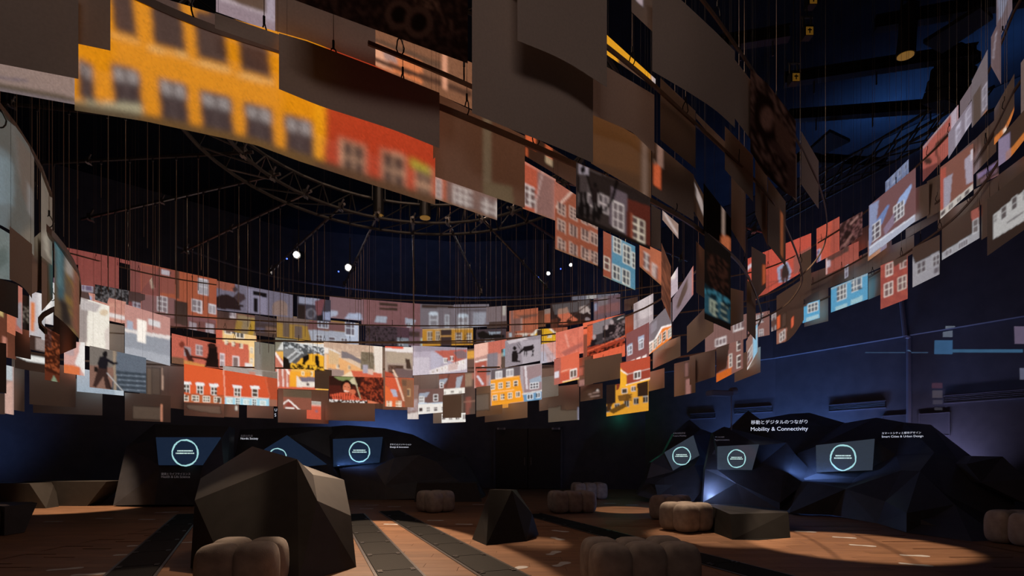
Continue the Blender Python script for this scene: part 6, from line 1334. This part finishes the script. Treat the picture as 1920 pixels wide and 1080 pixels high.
# ================================================================== rails that carry the sheets
def curve_pts(curve, x0, x1, z, step=14, extra=()):
    xs = np.arange(x0, x1 + 0.1, step)
    pts = []
    for x in xs:
        D = float(CD(curve, x)); pts.append(Vector(((x - HX) / F * D, D, z)))
    for x, D in extra: pts.append(Vector(((x - HX) / F * D, D, z)))
    return pts
def smooth_pts(pts, n=2):
    for _ in range(n):
        q = [pts[0]]
        for a, b in zip(pts[:-1], pts[1:]): q += [a * .75 + b * .25, a * .25 + b * .75]
        pts = q + [pts[-1]]
    return pts

def carabiner_mesh():
    bm = bmesh.new()
    n = 12; pts = []
    for k in range(n):
        a = 2 * math.pi * k / n
        w_ = 0.016 if math.sin(a) > 0 else 0.022
        pts.append(Vector((math.cos(a) * w_, 0, math.sin(a) * 0.04 + 0.045)))
    for k in range(n): add_tube(bm, pts[k], pts[(k + 1) % n], 0.0035, 5)
    add_tube(bm, (0, 0, 0.085), (0, 0, 0.12), 0.006, 6)
    me = bpy.data.meshes.new('carabiner'); bm.to_mesh(me); bm.free(); me.materials.append(M['black'])
    return me
CARA = carabiner_mesh()
bm = bmesh.new(); bmesh.ops.create_cone(bm, cap_ends=False, segments=5, radius1=1, radius2=1, depth=1.0, matrix=Matrix.Translation((0, 0, 0.5)))
WIRE = bpy.data.meshes.new('wire'); bm.to_mesh(WIRE); bm.free(); WIRE.materials.append(M['wire'])
TOPZ = 9.5
WIRE2 = WIRE.copy(); WIRE2.materials.clear(); WIRE2.materials.append(M['black'])
for o, q, L in hw: link_mesh('hanging_wire', WIRE2, o, q, (0, 0, 0), (0.0006, 0.0006, L))
def rail(pts, label, hangers=6, w=0.012, h=0.026, wr=0.0018, group=None, mat='bar'):
    c = sum(pts, Vector()) / len(pts)
    e = empty('curved_rail', (c.x, c.y, pts[0].z))
    loc = [p - e.location for p in pts]
    sweep('rail_bar', loc, w, h, M[mat], e)
    if hangers:
        for k in range(hangers):
            p = loc[int((k + 0.5) / hangers * (len(loc) - 1))]
            link_mesh('carabiner', CARA, e, (p.x, p.y, h / 2 - 0.008), (0, 0, 0.6 + k))
            zt = TOPZ - e.location.z
            link_mesh('wire', WIRE, e, (p.x, p.y, h / 2 + 0.1), (0, 0, 0), (wr, wr, zt - h / 2 - 0.1))
    tag(e, label, 'rail'); return e

k2z = lambda k: CH + k
fl = lambda c, x0, x1, st: [(x, float(CD(c, x))) for x in range(x0, x1, st)]
rail(smooth_pts(curve_pts('N3', 300, 1540, k2z(2.92), 40, [(1552, 6.6), (1548, 7.4), (1520, 8.3), (1470, 9.3), (1390, 10.2), (1280, 10.9), (1130, 11.5), (960, 11.9), (760, 12.0), (560, 11.7), (360, 11.2), (160, 10.4), (-20, 9.5)])), 'highest long curved rail sweeping over the near ring and around', 16)
rail(smooth_pts(curve_pts('N2', 340, 1495, k2z(2.38), 40, [(1508, 6.9), (1500, 7.6), (1470, 8.6), (1400, 9.7), (1300, 10.5), (1157, 10.9), (1000, 11.15), (840, 11.25), (600, 11.2), (400, 10.9), (200, 10.4), (0, 9.6)])), 'middle curved rail of the near ring bending at the right', 16)
rail(smooth_pts(curve_pts('N1', -200, 1420, k2z(1.80), 40, [(1430, 6.7), (1424, 7.3), (1398, 8.2), (1340, 9.2), (1240, 10.0), (1100, 10.5), (900, 10.9), (700, 11.1), (400, 10.8), (160, 10.15), (0, 9.5)])), 'lowest curved rail of the near ring above the yellow house', 16, h=0.034)
rail(curve_pts('N1', 690, 1090, k2z(1.98), 30), 'thin second rail just above the lowest near rail', 3, h=0.02)
rail(curve_pts('F', -40, 1336, k2z(2.36), 24), 'curved rail along the top of the far bright ring', 26)
rail(curve_pts('F', 230, 520, k2z(2.55), 24), 'short glowing rail above the printed couple photo', 5)
rail(curve_pts('F', 820, 1200, k2z(1.72), 24), 'curved rail across the middle of the far bright ring', 7)
rail(curve_pts('O', -40, 1935, k2z(3.78), 20), 'long top rail of the outer ring', 40)
rail(curve_pts('O', 840, 1250, k2z(3.62), 24), 'second thin top rail of the outer ring, right of centre', 8)
rail(curve_pts('O', 1380, 1935, k2z(3.10), 18), 'middle rail of the outer ring at right', 12)
rail(curve_pts('O', 1420, 1935, k2z(2.74), 18), 'lower rail of the outer ring at right', 12)
rail([P(80, 424, 3.55), P(92, 436, 3.62), P(103, 448, 3.75), P(118, 466, 3.98), P(134, 492, 4.3), P(145, 516, 4.65), P(149, 540, 5.05), P(147, 566, 5.45)], 'short curled rail end with carabiner at the left', 2, w=0.03, h=0.05)
rail([P(112, 576, 5.0), P(98, 581, 4.85), P(82, 590, 4.7), P(74, 600, 4.55), P(76, 611, 4.45), P(86, 622, 4.4)], 'small hooked rail end below the left carabiner', 2, w=0.02, h=0.04)
rail([P(-40, 160, 2.2), P(0, 200, 2.5), P(30, 238, 2.75), P(60, 285, 3.05), P(78, 318, 3.3), P(96, 366, 3.6)], 'rail of the large blue grey sheet at left edge', 2)

# ================================================================== overhead rig
RC = Vector((-1.4, 7.4, 0)); RZ = CH + 4.3
def ring_pts(r, z, n=48): return [Vector((RC.x + r * math.cos(2 * math.pi * k / n), RC.y + r * math.sin(2 * math.pi * k / n), z)) for k in range(n + 1)]
tr = empty('ring_truss', (RC.x, RC.y, RZ))
off = Vector((RC.x, RC.y, RZ))
for r, z in ((2.45, RZ), (2.95, RZ), (2.7, RZ + 0.45)):
    bm = bmesh.new(); pp = ring_pts(r, z, 48)
    for a, b in zip(pp[:-1], pp[1:]): add_tube(bm, a - off, b - off, 0.028, 6)
    bm_obj('chord', bm, M['truss'], tr)
A = ring_pts(2.45, RZ, 32); B = ring_pts(2.95, RZ, 32); Cc = ring_pts(2.7, RZ + 0.45, 32)
for k in range(32):
    for a, b in ((A[k], Cc[k]), (B[k], Cc[k]), (A[k], B[k + 1]), (Cc[k], A[k + 1])):
        tube_obj('brace', a - off, b - off, 0.012, M['rig'] if k % 7 == 0 else M['truss'], tr, 5)
tag(tr, 'round black lattice truss hanging in the middle of the ceiling', 'truss')
def clamp(parent, p, s=1.0):
    bm = bmesh.new()
    add_box(bm, (0, 0, 0), (0.07 * s, 0.09 * s, 0.12 * s)); add_tube(bm, (0, -0.09 * s, -0.05 * s), (0, 0.09 * s, -0.05 * s), 0.015 * s); add_tube(bm, (0.0, 0, 0.04 * s), (0.05 * s, 0, 0.14 * s), 0.018 * s)
    o = bm_obj('clamp', bm, M['rig'], parent); o.location = p; return o
ang = [math.degrees(math.atan2(9.9 - RC.y, 0))]
names = ['first', 'second', 'third', 'fourth', 'fifth', 'sixth', 'seventh', 'eighth', 'ninth', 'tenth', 'eleventh', 'twelfth', 'thirteenth', 'fourteenth', 'fifteenth', 'sixteenth', 'seventeenth']
angs = list(range(205, 12, -15))
for i, a in enumerate(angs):
    a = math.radians(a); d = Vector((math.cos(a), math.sin(a), 0))
    e = empty('suspension_bar', (RC.x + d.x * 2.3, RC.y + d.y * 2.3, RZ + 0.03))
    L = 4.6
    tube_obj('bar', (0, 0, 0), d * L, 0.024, M['rig'], e)
    clamp(e, d * 0.15); clamp(e, d * (L - 0.25)); clamp(e, d * (L * 0.55), 0.7)
    nw = 10
    for k in range(nw):
        t = 0.75 + (L - 1.0) * (k + random.uniform(0, .5)) / nw
        p = d * t
        zb = random.choice([3.6, 4.1, 4.4, 5.0]) if t > 2.2 else random.choice([3.05, 3.6, 3.6])
        zl = RZ - zb
        link_mesh('wire', WIRE, e, (p.x, p.y, -zl), (0, 0, random.uniform(0, 6)), (0.0042, 0.0042, zl))
        box_obj('wire_clip', (p.x, p.y, -0.03), (0.02, 0.02, 0.06), M['rig'], e)
    tag(e, 'radial ceiling bar with hanging wires, %s counting round from the left' % names[i], 'rigging bar', 'radial bars with wires')
# outer blue lit pipe ring
bp = [P(330, 462, 15.5), P(440, 499, 16.4), P(520, 521, 16.9), P(600, 534, 17.2), P(700, 546, 17.4), P(800, 555, 17.5), P(930, 559, 17.5), P(1080, 548, 17.2)]
zz = 6.2
bpts = smooth_pts([Vector((p.x, p.y, CH + (HY - y) / F * p.y)) for p, y in zip(bp, (462, 499, 521, 534, 546, 555, 559, 548))])
bm = bmesh.new()
for a, b in zip(bpts[:-1], bpts[1:]): add_tube(bm, a, b, 0.03, 6)
pr = bm_obj('pipe_ring', bm, M['pipe']); tag(pr, 'thin curved blue lit pipe high behind the far ring', 'pipe')
area('pipe_wash', (-3.5, 16.2, 5.0), (-3.5, 17.3, 6.5), 5, BLUE, 6.0, 0.1, 50)

# straight ceiling beams
for (x0, y0, x1, y1, z, lab) in ((1470, 150, 1830, 96, 7.5, 'black ceiling beam passing behind the amber lamp'), (1478, 218, 1800, 195, 7.5, 'black ceiling beam below the blue ceiling panel'), (1495, 296, 1660, 308, 7.3, 'short black ceiling beam near the right truss'), (1640, 46, 1930, -6, 7.6, 'black ceiling beam at the upper right corner'), (1300, 90, 1480, 62, 7.5, 'black ceiling beam above the near ring bend')):
    D0 = (z - CH) * F / (HY - y0); D1 = (z - CH) * F / (HY - y1)
    a, b = P(x0, y0, D0), P(x1, y1, D1)
    d = (b - a); L = d.length
    e = empty('ceiling_beam', a, math.atan2(d.y, d.x))
    box_obj('web', (L / 2, 0, 0), (L, 0.04, 0.16), M['black'], e)
    for s in (-1, 1): box_obj('flange', (L / 2, 0, s * 0.085), (L, 0.14, 0.02), M['black'], e)
    for k in range(3): tube_obj('beam_hanger', (L * (k + .5) / 3, 0, -0.09), (L * (k + .5) / 3, 0, -0.3), 0.012, M['rig'], e)
    tag(e, lab, 'beam')
# lattice truss at the right
a = P(1390, 448, 13.5); b = P(1850, 205, 8.4)
b.z = a.z = 6.75
d = b - a; L = d.length
te = empty('lattice_truss', a, math.atan2(d.y, d.x))
for yy, z in ((-0.18, 0), (0.18, 0), (-0.18, 0.36), (0.18, 0.36)): tube_obj('chord', (0, yy, z), (L, yy, z), 0.027, M['black'], te)
nb = 14
for k in range(nb):
    x0, x1 = L * k / nb, L * (k + 1) / nb
    for yy in (-0.18, 0.18): tube_obj('brace', (x0, yy, 0), (x1, yy, 0.36), 0.014, M['black'], te, 5)
    tube_obj('brace', (x0, -0.18, 0), (x1, 0.18, 0), 0.014, M['black'], te, 5)
tag(te, 'straight black lattice truss at right under the blue ceiling', 'truss')

# lamps and other gear under the ceiling
def spot_lamp(x, y, D, length, r, lens, label, tilt=0.0, rz=0.0):
    p = P(x, y, D)
    e = empty('spot_lamp', p)
    bm = bmesh.new(); add_tube(bm, (0, 0, 0), (0, 0, length), r, 20, r * 0.82)
    b = bm_obj('lamp_body', bm, M['black'], e)
    bm = bmesh.new(); add_tube(bm, (0, 0, -0.012), (0, 0, 0.01), r * 0.86, 20); bm_obj('lens', bm, lens, e)
    bm = bmesh.new()
    for s in (-1, 1): add_tube(bm, (s * r * 1.15, 0, length * .55), (s * r * 1.15, 0, length * 1.1), 0.014)
    add_tube(bm, (-r * 1.15, 0, length * 1.1), (r * 1.15, 0, length * 1.1), 0.014); add_tube(bm, (0, 0, length * 1.1), (0, 0, length * 1.1 + 0.35), 0.02)
    bm_obj('yoke', bm, M['black'], e)
    e.rotation_euler = (tilt, 0, rz)
    tag(e, label, 'lamp'); return e
spot_lamp(710, 404, 9.7, 0.5, 0.1, M['lampdim'], 'black amber lit spot lamp under the round truss, left one')
spot_lamp(797, 408, 9.8, 0.5, 0.11, M['lampdim'], 'black amber lit spot lamp under the round truss, right one')
spot_lamp(1698, 104, 7.6, 0.66, 0.12, M['lampdim'], 'large black cylinder spot lamp with amber lens at upper right', 0.1, 0.2)
for x, y, s, lab in ((556, 478, .075, 'brilliant white lamp among wires, left of the pair'), (653, 502, .075, 'brilliant white lamp among wires, right of the pair'), (1028, 513, .04, 'small white lamp below the brick house picture'), (1070, 497, .035, 'small warm white lamp beside the brick house picture')):
    D = 15.0
    e = empty('beam_lamp', P(x, y, D))
    bm = bmesh.new(); add_tube(bm, (0, 0, 0), (0, 0.35, 0.12), s * 1.5, 16); bm_obj('lamp_body', bm, M['black'], e)
    bm = bmesh.new(); bmesh.ops.create_uvsphere(bm, u_segments=16, v_segments=10, radius=s, matrix=Matrix.Translation((0, -0.02, 0))); bm_obj('lens', bm, M['lamp'], e)
    bm = bmesh.new(); add_tube(bm, (0, 0.15, 0.1), (0, 0.15, 0.9), 0.02); bm_obj('yoke', bm, M['black'], e)
    bm = bmesh.new(); add_box(bm, (-0.28, 0.02, -0.1), (0.03, 0.03, 0.03)); bm_obj('indicator', bm, M['bluelens'], e)
    tag(e, lab, 'lamp')
# hoist motors with orange tags
for x, y, D, lab in ((1513, 62, 6.8, 'rigging hoist with orange tag, upper one'), (1488, 148, 7.0, 'rigging hoist with orange tag, lower one'), (1520, 4, 6.8, 'rigging hoist at the top frame edge')):
    e = empty('hoist', P(x, y, D))
    box_obj('hoist_case', (0, 0, 0), (0.12, 0.12, 0.14), M['black'], e, bevel=0.01)
    box_obj('tag_plate', (0.0, -0.063, -0.02), (0.09, 0.004, 0.1), M['orange'], e)
    box_obj('tag_mark', (0.0, -0.067, -0.01), (0.05, 0.004, 0.014), M['black'], e); box_obj('tag_mark', (0.0, -0.067, -0.02), (0.014, 0.004, 0.06), M['black'], e)
    bm = bmesh.new(); add_tube(bm, (-0.05, 0, 0.07), (-0.05, 0, 0.2), 0.012); add_tube(bm, (0.05, 0, 0.07), (0.05, 0, 0.2), 0.012); add_tube(bm, (-0.07, 0, 0.2), (0.07, 0, 0.2), 0.014)
    bm_obj('hoist_hook', bm, M['rig'], e)
    tube_obj('chain', (0, 0, 0.2), (0, 0, 9.5 - e.location.z), 0.006, M['black'], e)
    tag(e, lab, 'hoist')
# dark acoustic panels and loudspeaker cluster
for pts, z, lab in (([(1731, 82), (1838, 15), (1862, 36), (1766, 101)], 7.2, 'black tilted ceiling panel at the upper right'), ([(1517, 282), (1556, 248), (1594, 266), (1545, 290)], 7.2, 'small black ceiling panel beside the near ring')):
    V = []
    for x, y in pts:
        D = (z - CH) * F / (HY - y); V.append(P(x, y, D))
    n = len(V)
    V2 = V + [v + Vector((0, 0, 0.06)) for v in V]
    o = mesh_obj('ceiling_panel', V2, [tuple(range(n)), tuple(range(2 * n - 1, n - 1, -1))] + [(i, i + n, (i + 1) % n + n, (i + 1) % n) for i in range(n)], M['black'], loc=V[0])
    tag(o, lab, 'panel')
e = empty('loudspeaker', P(1795, 145, 8.6))
for k in range(4):
    box_obj('cabinet', (-0.05 * k, 0.02 * k, 0.28 - 0.2 * k), (0.55, 0.4, 0.18), M['black'], e, rot=(0.12 * k, 0, 0.4), bevel=0.02)
tube_obj('hanger', (0, 0, 0.35), (0, 0, 0.9), 0.02, M['black'], e)
tag(e, 'black hanging loudspeaker stack at upper right behind the outer ring', 'loudspeaker')
# wall projector on a pole, right
e = empty('projector', P(1357, 738, 13.2), 0.25)
box_obj('projector_case', (-0.12, 0, 0), (0.6, 0.3, 0.13), M['pipe'], e, bevel=0.02)
bm = bmesh.new(); add_tube(bm, (0.2, 0.0, 0.06), (0.34, 0, 0.08), 0.09, 12); bm_obj('mount_joint', bm, M['pipe'], e)
tube_obj('pole', (0.22, 0, -0.9), (0.22, 0, 0.0), 0.016, M['pipe'], e)
tag(e, 'white floodlight projector on a thin pole before the right wall', 'projector')
# two small floodlights over the doors
for x, lab in ((940, 'small floodlight on the dark wall over the door, left'), (1042, 'small floodlight on the dark wall over the door, right')):
    e = empty('wall_light', P(x, 804, 19.9))
    box_obj('light_body', (0, 0, 0), (0.2, 0.12, 0.08), M['pipe'], e, bevel=0.01)
    for s in (-1, 1): box_obj('light_head', (s * 0.12, -0.06, 0), (0.07, 0.08, 0.08), M['sticker'], e, bevel=0.01)
    tag(e, lab, 'wall light')
